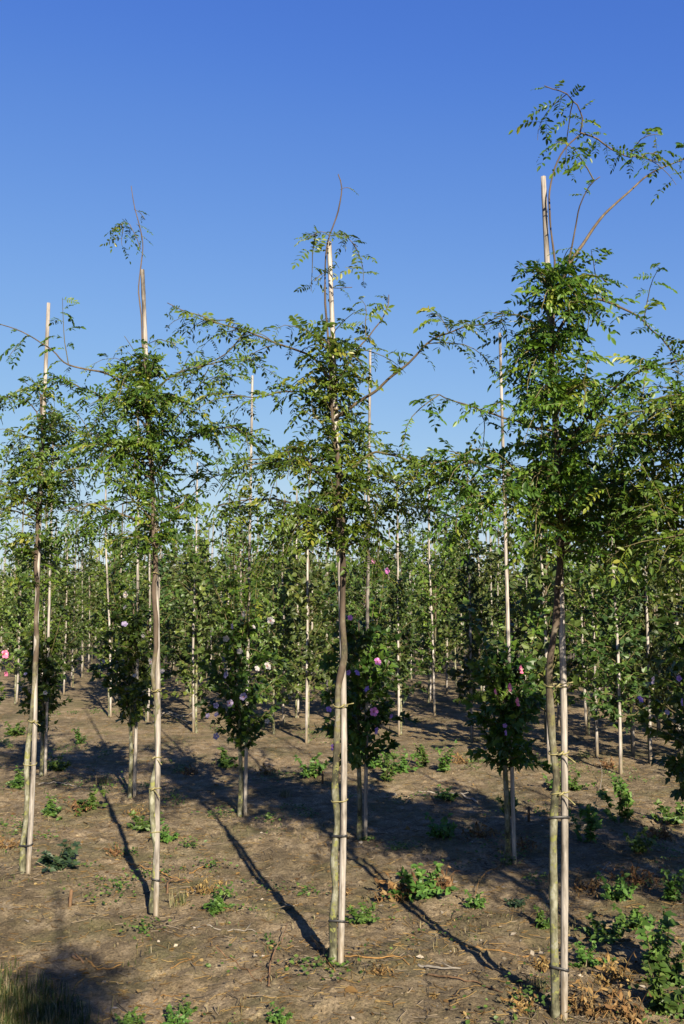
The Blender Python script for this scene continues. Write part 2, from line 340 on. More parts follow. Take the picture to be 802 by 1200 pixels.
# ------------------------------------------------------------------ bamboo stakes
def stake_mesh(pts, r0, r1, seed):
    rng = np.random.default_rng(seed); mb = MB()
    P = smooth_path(pts, 0.05); s = np.linspace(0, 1, len(P)); r = r0 + (r1 - r0) * s
    nodes = np.arange(.12, 1, .085) + rng.uniform(-.015, .015, len(np.arange(.12, 1, .085)))
    for q in nodes: r = r + .0012 * np.exp(-((s - q) / .006) ** 2)
    V, f = tube(P, r, 10); mb.add(V, f)
    return mb.mesh('bamboo_stake', [M_STAKE], True)
def tie(parent, c1, r1, c2, r2, z, mat, origin, tail=True, seed=0):
    """a band looped once round trunk and stake at height z, with a loose end"""
    rng = np.random.default_rng(seed); mb = MB()
    c1 = np.array(c1[:2]); c2 = np.array(c2[:2]); d = c2 - c1; L = np.linalg.norm(d)
    d = d / L if L > 1e-4 else np.array((1.0, 0)); e = np.array((-d[1], d[0])); pts = []
    for a in np.linspace(math.pi / 2, 3 * math.pi / 2, 8): pts.append(c1 + (r1 + .003) * (math.cos(a) * d + math.sin(a) * e))
    for a in np.linspace(-math.pi / 2, math.pi / 2, 8): pts.append(c2 + (r2 + .003) * (math.cos(a) * d + math.sin(a) * e))
    pts = np.array(pts + [pts[0]]); zz = z + .006 * np.sin(np.arange(len(pts)) * .5 + seed)
    P = np.column_stack([pts, zz]) - origin
    w = .0024 if mat is M_TIE else .0055
    lo = P.copy(); lo[:, 2] -= w; hi = P.copy(); hi[:, 2] += w
    n = len(P); ctr = np.append((c1 + c2) / 2, z) - origin
    out = unit((P - ctr) * (1, 1, 0)) * .0025
    V = np.vstack([lo + out, hi + out, lo, hi]); k = np.arange(n - 1)
    f = np.vstack([np.stack([k, k + 1, k + 1 + n, k + n], -1), np.stack([k + n, k + n + 1, k + 3 * n + 1, k + 3 * n], -1), np.stack([k + 2 * n, k + 2 * n + 1, k + 1, k], -1)])
    mb.add(V, f)
    if tail:
        a = np.append((c1 + c2) / 2 + e * (-1 if e[1] > 0 else 1) * (max(r1, r2) + .004), z) - origin
        dr = np.array((rng.uniform(.5, 1), -.5, rng.uniform(-.5, .3))); dr /= np.linalg.norm(dr)
        V, f = tube(smooth_path([a, a + dr * .03, a + dr * .07 + (0, 0, -.012 * rng.random())], .02), .0026, 5); mb.add(V, f)
        V, f = tube(smooth_path([a + (-.012, 0, -.008), a + (0, -.008, 0), a + (.012, 0, .008)], .01), .0042, 6); mb.add(V, f)
    link('tie', mb.mesh('tie', [mat], False), parent)
def interp(P, z):
    P = np.asarray(P); o = np.argsort(P[:, 2]); P = P[o]
    return np.array([np.interp(z, P[:, 2], P[:, 0]), np.interp(z, P[:, 2], P[:, 1]), z])

# ------------------------------------------------------------------ front row of pinnate-leaved trees
def pinnate(mb, P, D, U, L, rng, leafmat=0):
    """compound leaves: rachis plus paired leaflets"""
    n = len(P)
    if n == 0: return
    P = np.asarray(P); D = unit(np.asarray(D)); U = unit(U - D * np.sum(U * D, 1, keepdims=True)); X = np.cross(D, U)
    k = 6; base = rng.beta(1.1, 1.5, n)
    droop = rng.uniform(.15, .85, n)
    def pt(s): return P + D * (s * L)[:, None] - np.array((0, 0, 1)) * (droop * L * s * s)[:, None]
    for j in range(k):
        s = np.full(n, .18 + .76 * j / (k - 1)); c = pt(s); tg = unit(D - np.array((0, 0, 1)) * (2 * droop * s)[:, None])
        for sg in (-1, 1):
            keep = rng.random(n) > .08
            d = unit(sg * X + tg * .42 + rng.normal(0, .22, (n, 3)) + (0, 0, -.28))
            u = U + rng.normal(0, .28, (n, 3))
            sz = L * (.27 if 0 < j < k - 1 else .22) * rng.uniform(.85, 1.15, n)
            add_leaves(mb, LEAFLET, c[keep], d[keep], u[keep], sz[keep], np.clip(base + rng.normal(0, .12, n), 0, 1)[keep], leafmat)
    c = pt(np.full(n, 1.0)); add_leaves(mb, LEAFLET, c, unit(D - np.array((0, 0, 1)) * (2 * droop)[:, None]), U, L * .28, base, leafmat)
    # rachis as thin three-sided strip
    a, b_, e = pt(np.zeros(n)), pt(np.full(n, .5)), pt(np.ones(n)); w = X * .0011; h = U * .0011
    Vv = np.stack([a - w, a + w, a + h, b_ - w, b_ + w, b_ + h, e], 1).reshape(-1, 3); off = (np.arange(n) * 7)[:, None, None]
    q = np.array([(0, 1, 4, 3), (1, 2, 5, 4), (2, 0, 3, 5)]); t = np.array([(3, 4, 6), (4, 5, 6), (5, 3, 6)])
    mb.add(Vv, [(q[None] + off).reshape(-1, 4), (t[None] + off).reshape(-1, 3)], leafmat, .9)

def leaves_on(mb, path, rng, s0, s1, step, Ls, zbias=.25):
    """alternate compound leaves along a resampled path from fraction s0 to s1"""
    P = np.asarray(path); seg = np.linalg.norm(np.diff(P, axis=0), axis=1); cum = np.concatenate([[0], np.cumsum(seg)]); tot = cum[-1]
    d = np.arange(s0 * tot, s1 * tot, step) + rng.uniform(-.01, .01)
    d = np.clip(d + rng.normal(0, step * .25, len(d)), 0, tot)
    if len(d) == 0: return
    pos = np.stack([np.interp(d, cum, P[:, k]) for k in range(3)], -1)
    T = unit(np.stack([np.interp(d, cum, np.gradient(P[:, k], cum + np.arange(len(cum)) * 1e-9)) for k in range(3)], -1))
    side = unit(np.cross(T, np.array((0, 0, 1.0)) + rng.normal(0, .25, (len(d), 3))))
    sg = np.where(np.arange(len(d)) % 2 == 0, 1, -1)[:, None]
    D = unit(side * sg + T * rng.uniform(.2, .9, (len(d), 1)) + np.array((0, 0, zbias)) + rng.normal(0, .28, (len(d), 3)))
    U = np.array((0, 0, .62)) + .62 * SUNV + rng.normal(0, .45, (len(d), 3))
    L = rng.uniform(*Ls, len(d)) * np.interp(d / max(tot, 1e-6), [0, .6, 1], [1, 1, .6])
    pinnate(mb, pos, D, U, L, rng)

def grow(rng, p, d, L, droop, n=9, wob=.10):
    pts = [np.array(p)]; d = unit(np.array(d, float)); st = L / n
    for k in range(n):
        d = unit(d + np.array((0, 0, -droop * (k + 1) / n)) + rng.normal(0, wob, 3)); pts.append(pts[-1] + d * st)
    return np.array(pts)

def front_tree(seed, base, trunk, branches, clusters, label):
    """base (x, y); trunk: world polyline; branches: world polylines (traced limbs)"""
    rng = np.random.default_rng(seed); o3 = np.array((base[0], base[1], hz(*base)))
    root = empty('young_tree', o3, label, 'tree', 'front row of feathery-leaved young trees')
    tp = smooth_path(trunk, .045); s = np.linspace(0, 1, len(tp)); zt = tp[:, 2]
    # kinked, knobbly stem
    wob = np.column_stack([np.interp(zt, np.linspace(0, 4, 26), rng.normal(0, .007, 26)), np.interp(zt, np.linspace(0, 4, 26), rng.normal(0, .007, 26)), zt * 0])
    tp = tp + wob * np.minimum(1, (zt / .3))[:, None]
    rr = np.interp(zt, [0, .06, .3, 1.9, 2.6, 3.3, 4.2], [.0240, .0200, .0172, .0140, .0085, .0048, .0020])
    rr = rr * (1 + np.interp(zt, np.linspace(0, 4.2, 60), rng.normal(0, .10, 60)))
    mb = MB(); V, f = tube(tp - o3 - (0, 0, .0), rr, 10); mb.add(V, f)
    link('trunk', mb.mesh('trunk', [M_BARK], True), root)
    cr = MB()
    allb = []
    for br in branches:
        P = smooth_path(br['p'], .04); n = len(P); w = np.interp(np.arange(n), np.linspace(0, n - 1, 12), rng.normal(0, .006, 12))
        P = P + np.outer(w, (0.3, .5, 1.0)) * np.minimum(1, np.arange(n) / 4)[:, None]
        r0 = br.get('r', .0075); mbb = MB(); V, f = tube(P - o3, np.linspace(r0, .0022, n), 6); mbb.add(V, f)
        link('branch', mbb.mesh('branch', [M_UPBARK if br.get('dark', True) else M_TWIG], True), root)
        leaves_on(cr, P - o3, rng, br.get('s0', .15), 1.0, br.get('step', .05), br.get('L', (.11, .17)))
        tot = np.linalg.norm(P[-1] - P[0])
        for k in range(int(br.get('side', 4))):
            q = rng.uniform(br.get('q0', .25), .97); p0 = P[int(q * (n - 1))]; T = unit(P[min(n - 1, int(q * (n - 1)) + 2)] - p0 + 1e-6)
            d = unit(T * .7 + rng.normal(0, .55, 3) + (0, 0, .1)); L = rng.uniform(.14, .38)
            g = grow(rng, p0, d, L, .35, 6); V, f = tube(g - o3, np.linspace(.003, .0012, len(g)), 4, False); cr.add(V, f, 1)
            leaves_on(cr, g - o3, rng, .15, 1, .042, (.09, .15))
    # free-growing branches from the stem
    jobs = [(c, k) for c in clusters for k in range(c[2])]
    for (zlo, zhi, nb, reach), k in jobs:
        z = rng.uniform(zlo, zhi); p0 = interp(tp, z); a = rng.uniform(0, 2 * math.pi)
        L = rng.uniform(*reach) * (1 if k % 3 else .55)
        d = np.array((math.cos(a), math.sin(a), rng.uniform(.1, 1.3)))
        g = grow(rng, p0, d, L, rng.uniform(.2, .65), 9, .13)
        V, f = tube(g - o3, np.linspace(.0058, .0015, len(g)), 5, False); cr.add(V, f, 1)
        leaves_on(cr, g - o3, rng, .06, 1, .046, (.10, .17))
        for q in range(rng.integers(1, 4)):
            i0 = rng.integers(2, 8); g2 = grow(rng, g[i0], unit(g[i0 + 1] - g[i0]) + rng.normal(0, .7, 3), rng.uniform(.12, .38), .5, 5, .15)
            V, f = tube(g2 - o3, np.linspace(.003, .0012, len(g2)), 4, False); cr.add(V, f, 1)
            leaves_on(cr, g2 - o3, rng, .1, 1, .046, (.09, .15))
    # tufts close to the stem
    for (zlo, zhi, nb, reach) in [c for c in clusters for k in range(int(c[2] * 2.1))]:
        z = rng.uniform(zlo - .03, zhi + .03); p0 = interp(tp, z); a = rng.uniform(0, 2 * math.pi)
        g = grow(rng, p0, (math.cos(a), math.sin(a), rng.uniform(.4, 2.2)), rng.uniform(.06, .24), .25, 4)
        V, f = tube(g - o3, np.linspace(.003, .0015, len(g)), 4, False); cr.add(V, f, 1)
        leaves_on(cr, g - o3, rng, .1, 1, .038, (.10, .17), .4)
    link('crown', cr.mesh('crown', [M_PIN, M_TWIG], {1}), root)
    return root, tp

def px(Y, pts, dy=0.0, d0=0.0):
    """photo points to world at distance Y, drifting dy towards the tip"""
    n = len(pts); return [at(x, y, Y + d0 + dy * k / max(1, n - 1)) for k, (x, y) in enumerate(pts)]
def cl(Y, *spec):
    return [(at(401, hi, Y)[2], at(401, lo, Y)[2], n, r) for lo, hi, n, r in spec]
G1 = 'front row of feathery-leaved young trees'
def front_stake(Y, pts, label, seed, r0=.0160, r1=.0118):
    P = px(Y, pts, .045, -.012); b = np.array((P[0][0], P[0][1], hz(P[0][0], P[0][1])))
    Q = [p - b for p in P]; Q[0] = Q[0] * (1, 1, 0) - (0, 0, .03)
    o = link('bamboo_stake', stake_mesh(Q, r0, r1, seed), None, b)
    tag(o, label, 'stake', 'bamboo stakes of the front row')
    return o, b, smooth_path([q + b for q in Q], .05)
def add_ties(o, b, SPth, TPth, Y, spec, r2=.0155):
    for k, (y, m, t) in enumerate(spec):
        z = at(401, y, Y)[2]; tie(o, interp(TPth, z), .0175, interp(SPth, z), r2, z, m, b, t, k)

# T4, the tall one at right
Y = gpt(655, 1192)[1]
st, sb, sp = front_stake(Y, [(661, 1195), (662, 950), (660, 780), (652, 520), (644, 360), (637, 207)], 'pale bamboo stake tied to the tall tree with the forked leader', 41)
tr = px(Y, [(651, 1195), (649, 1000), (648, 880), (645, 780), (654, 700), (657, 640), (652, 520), (646, 420), (648, 330), (645, 250), (645, 225), (651, 195), (662, 172), (680, 155)])
br = [dict(p=px(Y, [(680, 155), (683, 138), (672, 118), (656, 106), (638, 101)], -.1), r=.004, s0=.0, step=.035, side=2, L=(.07, .11)),
      dict(p=px(Y, [(680, 155), (700, 163), (715, 172), (732, 182), (752, 184), (770, 190)], .15), r=.004, s0=.1, step=.038, side=3, L=(.07, .11)),
      dict(p=px(Y, [(655, 345), (668, 308), (684, 285), (700, 262), (725, 235), (760, 205), (785, 192), (815, 182)], .25), r=.009, s0=.88, step=.06, side=1, q0=.93, L=(.06, .10)),
      dict(p=px(Y, [(655, 345), (668, 300), (675, 265), (680, 240), (690, 220), (703, 209)], -.2), r=.005, s0=.8, step=.04, side=1, q0=.9, L=(.08, .12)),
      dict(p=px(Y, [(648, 400), (668, 367), (685, 355), (700, 351), (720, 356), (745, 368), (765, 385), (785, 408), (808, 418)], .45), r=.008, s0=.12, step=.055, side=4, L=(.08, .14)),
      dict(p=px(Y, [(652, 530), (690, 490), (705, 470), (725, 450), (750, 435), (780, 428), (812, 418)], -.5), r=.009, s0=.45, step=.05, side=4, q0=.5),
      dict(p=px(Y, [(650, 505), (622, 500), (605, 495), (580, 487), (545, 475), (515, 463), (498, 466)], .2), r=.006, s0=.35, step=.05, side=3, q0=.5, L=(.09, .14)),
      dict(p=px(Y, [(655, 545), (672, 525), (700, 512), (730, 508), (770, 512), (815, 518)], -.4), r=.008, dark=False, side=5),
      dict(p=px(Y, [(656, 640), (672, 634), (698, 630), (725, 618), (752, 603)], -.5), r=.004, dark=False, s0=.5, side=1),
      dict(p=px(Y, [(652, 560), (610, 560), (570, 545), (530, 540), (490, 548)], .1), r=.007, side=12),
      dict(p=px(Y, [(655, 620), (620, 600), (580, 590), (540, 592)], -.2), r=.006, side=10, dark=False),
      dict(p=px(Y, [(653, 560), (690, 575), (730, 570), (775, 580)], .3), r=.006, side=10, dark=False)]
root, tp = front_tree(104, (at(655, 1192, Y)[0], Y), tr, br, cl(Y, (325, 440, 12, (.08, .24)), (450, 560, 10, (.15, .50)), (545, 655, 11, (.25, .8))), 'tallest front-row tree with forked leader and long bare limbs arching past its stake')
add_ties(st, sb, sp, tp, Y, [(687, M_TIE, True), (803, M_TIE, True), (882, M_TIE, True), (929, M_TIE, True), (958, M_BTIE, False), (1134, M_BTIE, False)])
# T3, middle
Y = gpt(391, 1128)[1]
st, sb, sp = front_stake(Y, [(399, 1129), (403, 950), (403, 830), (400, 700), (394, 500), (386, 283)], 'pale bamboo stake tied to the middle front-row tree, thin curved shoot above it', 31)
tr = px(Y, [(390, 1129), (394, 980), (396, 870), (398, 830), (403, 760), (404, 690), (401, 620), (392, 520), (385, 400), (382, 320), (384, 283), (392, 255), (400, 220), (396, 204)])
br = [dict(p=px(Y, [(386, 276), (375, 271), (360, 282)], -.06), r=.002, s0=.0, step=.022, side=1, L=(.08, .12)),
      dict(p=px(Y, [(384, 318), (376, 322), (368, 330)], -.08), r=.0016, s0=.1, step=.04, side=0, L=(.07, .09)),
      dict(p=px(Y, [(384, 372), (374, 378), (370, 388)], .08), r=.0016, s0=.1, step=.04, side=0, L=(.07, .10)),
      dict(p=px(Y, [(399, 222), (407, 219), (413, 224)], .04), r=.001, s0=.6, step=.04, side=0, L=(.04, .05)),
      dict(p=px(Y, [(387, 276), (402, 275), (419, 290)], .06), r=.002, s0=.0, step=.022, side=1, L=(.08, .12)),
      dict(p=px(Y, [(387, 337), (399, 338), (413, 336)], -.05), r=.002, s0=.1, step=.04, side=0, L=(.06, .08)),
      dict(p=px(Y, [(393, 450), (402, 438), (415, 415), (430, 396), (447, 375), (455, 357), (456, 345)], .25), r=.006, s0=.15, step=.06, side=3, L=(.08, .13)),
      dict(p=px(Y, [(394, 490), (420, 470), (440, 458), (455, 445), (480, 425), (500, 404), (520, 392), (550, 383), (595, 374)], -.25), r=.009, s0=.4, step=.05, side=5, q0=.5, L=(.10, .15)),
      dict(p=px(Y, [(390, 450), (383, 437), (368, 420), (345, 408), (320, 400), (285, 386), (255, 377), (230, 368), (196, 355)], .2), r=.007, s0=.3, step=.05, side=6, q0=.4, L=(.08, .13)),
      dict(p=px(Y, [(288, 388), (265, 414), (235, 431), (206, 443)], .15, .13), r=.004, s0=.1, step=.055, side=2, L=(.08, .13)),
      dict(p=px(Y, [(394, 480), (365, 462), (335, 458), (300, 466), (262, 462)], .35), r=.006, side=5),
      dict(p=px(Y, [(398, 580), (365, 545), (343, 523), (322, 541), (290, 545)], -.3), r=.006, side=8),
      dict(p=px(Y, [(398, 560), (440, 532), (480, 540), (520, 560), (560, 580)], -.35), r=.007, dark=False, side=12, s0=.1),
      dict(p=px(Y, [(400, 610), (355, 590), (300, 585), (255, 592)], .1), r=.006, side=11),
      dict(p=px(Y, [(400, 600), (440, 600), (480, 590), (520, 600)], .5), r=.006, side=9)]
root, tp = front_tree(103, (at(391, 1128, Y)[0], Y), tr, br, cl(Y, (410, 478, 7, (.08, .26)), (480, 545, 3, (.15, .4)), (545, 648, 11, (.25, .8))), 'middle front-row tree with tufted thin leader and a long wavy branch at its left')
add_ties(st, sb, sp, tp, Y, [(645, M_TIE, True), (827, M_TIE, True), (938, M_TIE, False), (980, M_BTIE, False), (1079, M_BTIE, False)])
# T2
Y = gpt(181, 1068)[1]
st, sb, sp = front_stake(Y, [(183, 1067), (185, 900), (185, 800), (182, 640), (174, 480), (167, 316)], 'pale bamboo stake behind the kinked trunk, brown leader shoot tied along its top', 21)
tr = px(Y, [(178, 1069), (182, 980), (179, 925), (184, 880), (182, 800), (180, 740), (183, 660), (180, 600), (172, 480), (166, 380), (164, 316), (165, 290), (161, 262), (156, 238), (153, 218)])
br = [dict(p=px(Y, [(165, 292), (152, 262), (143, 262), (131, 270)], -.05), r=.002, s0=.35, step=.025, side=1, L=(.08, .12)),
      dict(p=px(Y, [(160, 262), (165, 268), (166, 282)], .05), r=.0016, s0=.0, step=.03, side=0, L=(.07, .09)),
      dict(p=px(Y, [(157, 245), (165, 250), (170, 258)], .05), r=.0014, s0=.3, step=.04, side=0, L=(.05, .07)),
      dict(p=px(Y, [(171, 404), (188, 398), (206, 404)], -.1), r=.002, s0=.1, step=.04, side=0, L=(.10, .14)),
      dict(p=px(Y, [(174, 485), (165, 465), (150, 455), (130, 440), (100, 432), (75, 424), (55, 405), (25, 388), (-12, 376)], -.25), r=.007, s0=.5, step=.09, side=2, q0=.5, L=(.07, .11)),
      dict(p=px(Y, [(174, 490), (150, 472), (120, 465), (90, 450), (70, 452)], .2), r=.006, side=5),
      dict(p=px(Y, [(173, 470), (195, 445), (230, 430), (270, 422), (312, 420)], .3), r=.006, side=4, s0=.2),
      dict(p=px(Y, [(176, 520), (215, 480), (240, 440), (245, 430)], -.2), r=.005, side=3, s0=.2),
      dict(p=px(Y, [(178, 560), (215, 520), (260, 500), (300, 512)], -.3), r=.006, side=10),
      dict(p=px(Y, [(176, 560), (130, 530), (95, 525), (60, 540)], .3), r=.006, side=10),
      dict(p=px(Y, [(181, 610), (215, 590), (250, 560), (290, 555)], .3), r=.006, side=9),
      dict(p=px(Y, [(181, 620), (140, 600), (105, 590), (75, 600)], -.2), r=.006, side=8)]
root, tp = front_tree(102, (at(181, 1068, Y)[0], Y), tr, br, cl(Y, (436, 520, 11, (.10, .36)), (520, 650, 11, (.2, .8))), 'front-row young tree with kinked lichened trunk and upright brown shoot above its stake, rounded crown')
add_ties(st, sb, sp, tp, Y, [(672, M_TIE, False), (809, M_TIE, True), (888, M_TIE, True), (924, M_TIE, True), (975, M_TIE, False), (1030, M_BTIE, False)])
# T1
Y = gpt(30, 1025)[1]
st, sb, sp = front_stake(Y, [(33, 1025), (40, 880), (42, 760), (46, 620), (51, 490), (57, 355)], 'pale bamboo stake rising bare above the leftmost front-row crown', 11)
tr = px(Y, [(26, 1025), (31, 930), (34, 860), (40, 790), (43, 720), (44, 640), (46, 580), (49, 500), (50, 462)])
br = [dict(p=px(Y, [(46, 600), (70, 588), (95, 600), (118, 617)], -.3), r=.006, dark=False, side=1, s0=.6),
      dict(p=px(Y, [(46, 600), (28, 590), (10, 594), (-14, 600)], -.3), r=.006, dark=False, side=1, s0=.6),
      dict(p=px(Y, [(45, 640), (70, 628), (100, 627), (135, 628)], .1), r=.005, dark=False, side=3, s0=.2),
      dict(p=px(Y, [(49, 505), (40, 480), (25, 465), (8, 462)], .2), r=.005, side=5),
      dict(p=px(Y, [(48, 540), (70, 505), (100, 508), (130, 508)], .3), r=.005, side=5)]
root, tp = front_tree(101, (at(30, 1025, Y)[0], Y), tr, br, cl(Y, (460, 560, 7, (.12, .45)), (555, 690, 11, (.2, .8))), 'leftmost whole tree of the front row, its loose crown ending well below the stake top')
add_ties(st, sb, sp, tp, Y, [(845, M_TIE, True), (895, M_TIE, False), (990, M_BTIE, False)])
# the neighbours of the row just past both picture edges, and the row behind the camera whose shade falls in
def edge_tree(bx, by, seed, label, slabel, zhi=2.95, nb=36, extra=()):
    z0 = hz(bx, by); rng = np.random.default_rng(seed)
    T = [np.array((bx + rng.normal(0, .015), by + rng.normal(0, .015), z)) for z in np.arange(.0, 3.5, .35)]; T[0][2] = z0 - .02
    root, _ = front_tree(seed, (bx, by), T, list(extra), [(1.8, 2.3, int(nb * .6), (.3, 1.0)), (2.2, zhi, int(nb * .4), (.2, .65))], label)
    Q = [(.045, 0, -.03), (.05, .0, 1.2), (.03, 0, 2.4), (.0, 0.02, 3.6)]
    tag(link('bamboo_stake', stake_mesh(Q, .019, .0125, seed), None, (bx, by, z0)), slabel, 'stake', 'bamboo stakes of the front row')
    return root
edge_tree(-2.95, 6.76, 100, 'front-row tree standing past the left picture edge, only branch tips showing', 'bamboo stake of the tree past the left picture edge')
def limb(Y0, sx, z, pts, dy, **k):
    return dict(p=[np.array((sx[0], sx[1], z))] + px(Y0, pts, dy), **k)
T5 = (1.86, 3.40); LB = []
for (z, pts, dy) in [(1.95, [(930, 620), (850, 590), (780, 600), (725, 640)], .5), (2.05, [(930, 580), (850, 560), (790, 545), (720, 560)], .2), (2.15, [(930, 545), (860, 510), (800, 500), (740, 520)], .6),
                     (2.25, [(940, 500), (870, 470), (810, 470), (760, 490)], -.1), (1.9, [(930, 660), (860, 640), (790, 625), (735, 600)], .8),
                     (2.3, [(940, 480), (880, 450), (830, 450), (785, 470)], .4), (2.1, [(930, 570), (860, 580), (790, 575), (700, 590)], 1.0), (2.2, [(930, 520), (850, 505), (780, 515), (710, 540)], .8), (2.05, [(930, 600), (870, 610), (810, 620), (760, 640)], -.1)]:
    LB.append(limb(3.45, T5, z, pts, dy, r=.007, s0=.2, step=.040, side=14, dark=False))
t5 = edge_tree(1.86, 3.40, 105, 'front-row tree standing past the right picture edge, dense crown hanging in', 'bamboo stake of the tree past the right picture edge', 3.1, 50, LB)
# the row goes on past the right edge; its shade falls across the soil at right
copy_tree(t5, (2.80, 2.72, hz(2.80, 2.72)), .8, (1, 1, 1), 'next front-row tree beyond the right edge, out of view, shading the soil at right', G1)
copy_tree(t5, (3.77, 2.04, hz(3.77, 2.04)), 2.1, (1, 1, 1), 'farther front-row tree beyond the right edge, out of view, shading the right corner', G1)
edge_tree(0.46, -0.75, 106, 'tree of the row behind the viewer that shades the near grass', 'bamboo stake of the tree behind the viewer', 2.9, 34)

# ------------------------------------------------------------------ hibiscus row
def petal_mesh(kind):
    mb = MB(); rng = np.random.default_rng(7)
    for k in range(5):
        a = k * 2 * math.pi / 5; c, s = math.cos(a), math.sin(a); Q = []
        for (r, w, z) in [(.004, .004, 0), (.016, .012, .006), (.030, .019, .011), (.041, .014, .010), (.044, .004, .007)]:
            for q in (-1, 0, 1):
                x, y, zz = r, w * q, z + (.003 if q else 0) + .0015 * rng.normal() + .001 * k
                Q.append((c * x - s * y, s * x + c * y, zz))
        f = [(3 * i + j, 3 * i + j + 1, 3 * i + j + 4, 3 * i + j + 3) for i in range(4) for j in range(2)]
        mb.add(Q, np.array(f), 0, rng.random())
    return mb.mesh('flower', [M_PET[kind]], True)
def eye_mesh():
    mb = MB()
    a = np.arange(10) * 2 * math.pi / 10; r = np.where(np.arange(10) % 2 == 0, .013, .008)
    V = np.vstack([np.column_stack([r * np.cos(a), r * np.sin(a), np.full(10, .0075)]), [(0, 0, .004)]])
    mb.add(V, np.array([(k, (k + 1) % 10, 10) for k in range(10)])); return mb.mesh('flower_eye', [M_EYE])
def stamen_mesh():
    mb = MB(); V, f = tube([(0, 0, .003), (0, .001, .014), (0, .003, .026)], [.0022, .0028, .002], 6); mb.add(V, f); return mb.mesh('stamen', [M_STAM], True)
FLW = {k: petal_mesh(k) for k in M_PET}; EYE = eye_mesh(); STAM = stamen_mesh()

SUNL = SUNV
def shrub_crown(rng, z0, z1, rad, nbr, nleaf, tpl, size, taper=(.55, 1, .9, .45), up=.9, dens=1.0):
    """ascending branches from a short stem with leaves on them; returns leaf arrays and twig tubes"""
    lp, ld, lu, ls, lr, tubes = [], [], [], [], [], []
    for k in range(nbr):
        zz = z0 + (z1 - z0) * (k + rng.random()) / nbr * .86; f = (zz - z0) / (z1 - z0)
        r = rad * np.interp(f, [0, .3, .65, 1], taper) * rng.uniform(.55, 1.15); a = k * 2.4 + rng.normal(0, .4)
        p0 = np.array((rng.normal(0, .012), rng.normal(0, .012), zz)); L = r * rng.uniform(1.05, 1.45)
        g = grow(rng, p0, (math.cos(a), math.sin(a), up * rng.uniform(.6, 1.4)), L, rng.uniform(-.1, .35), 6, .12); tubes.append(g)
        m = max(4, int(nleaf * L / (rad * 1.1) * dens)); s = rng.uniform(.12, 1.02, m) * 6
        pos = np.stack([np.interp(s, np.arange(7), g[:, q]) for q in range(3)], -1)
        out = pos * (1, 1, 0) + rng.normal(0, .12, (m, 3)); d = unit(unit(out) + rng.normal(0, .55, (m, 3)) + (0, 0, -.15))
        lp.append(pos + d * .012); ld.append(d); lu.append(unit(out) * .45 + (0, 0, .6) + .55 * SUNL + rng.normal(0, .7, (m, 3)))
        ls.append(size * rng.uniform(.6, 1.25, m)); lr.append(np.clip(rng.beta(2, 2.4) + rng.normal(0, .22, m), 0, 1))
    return [np.concatenate(q) for q in (lp, ld, lu, ls, lr)], tubes

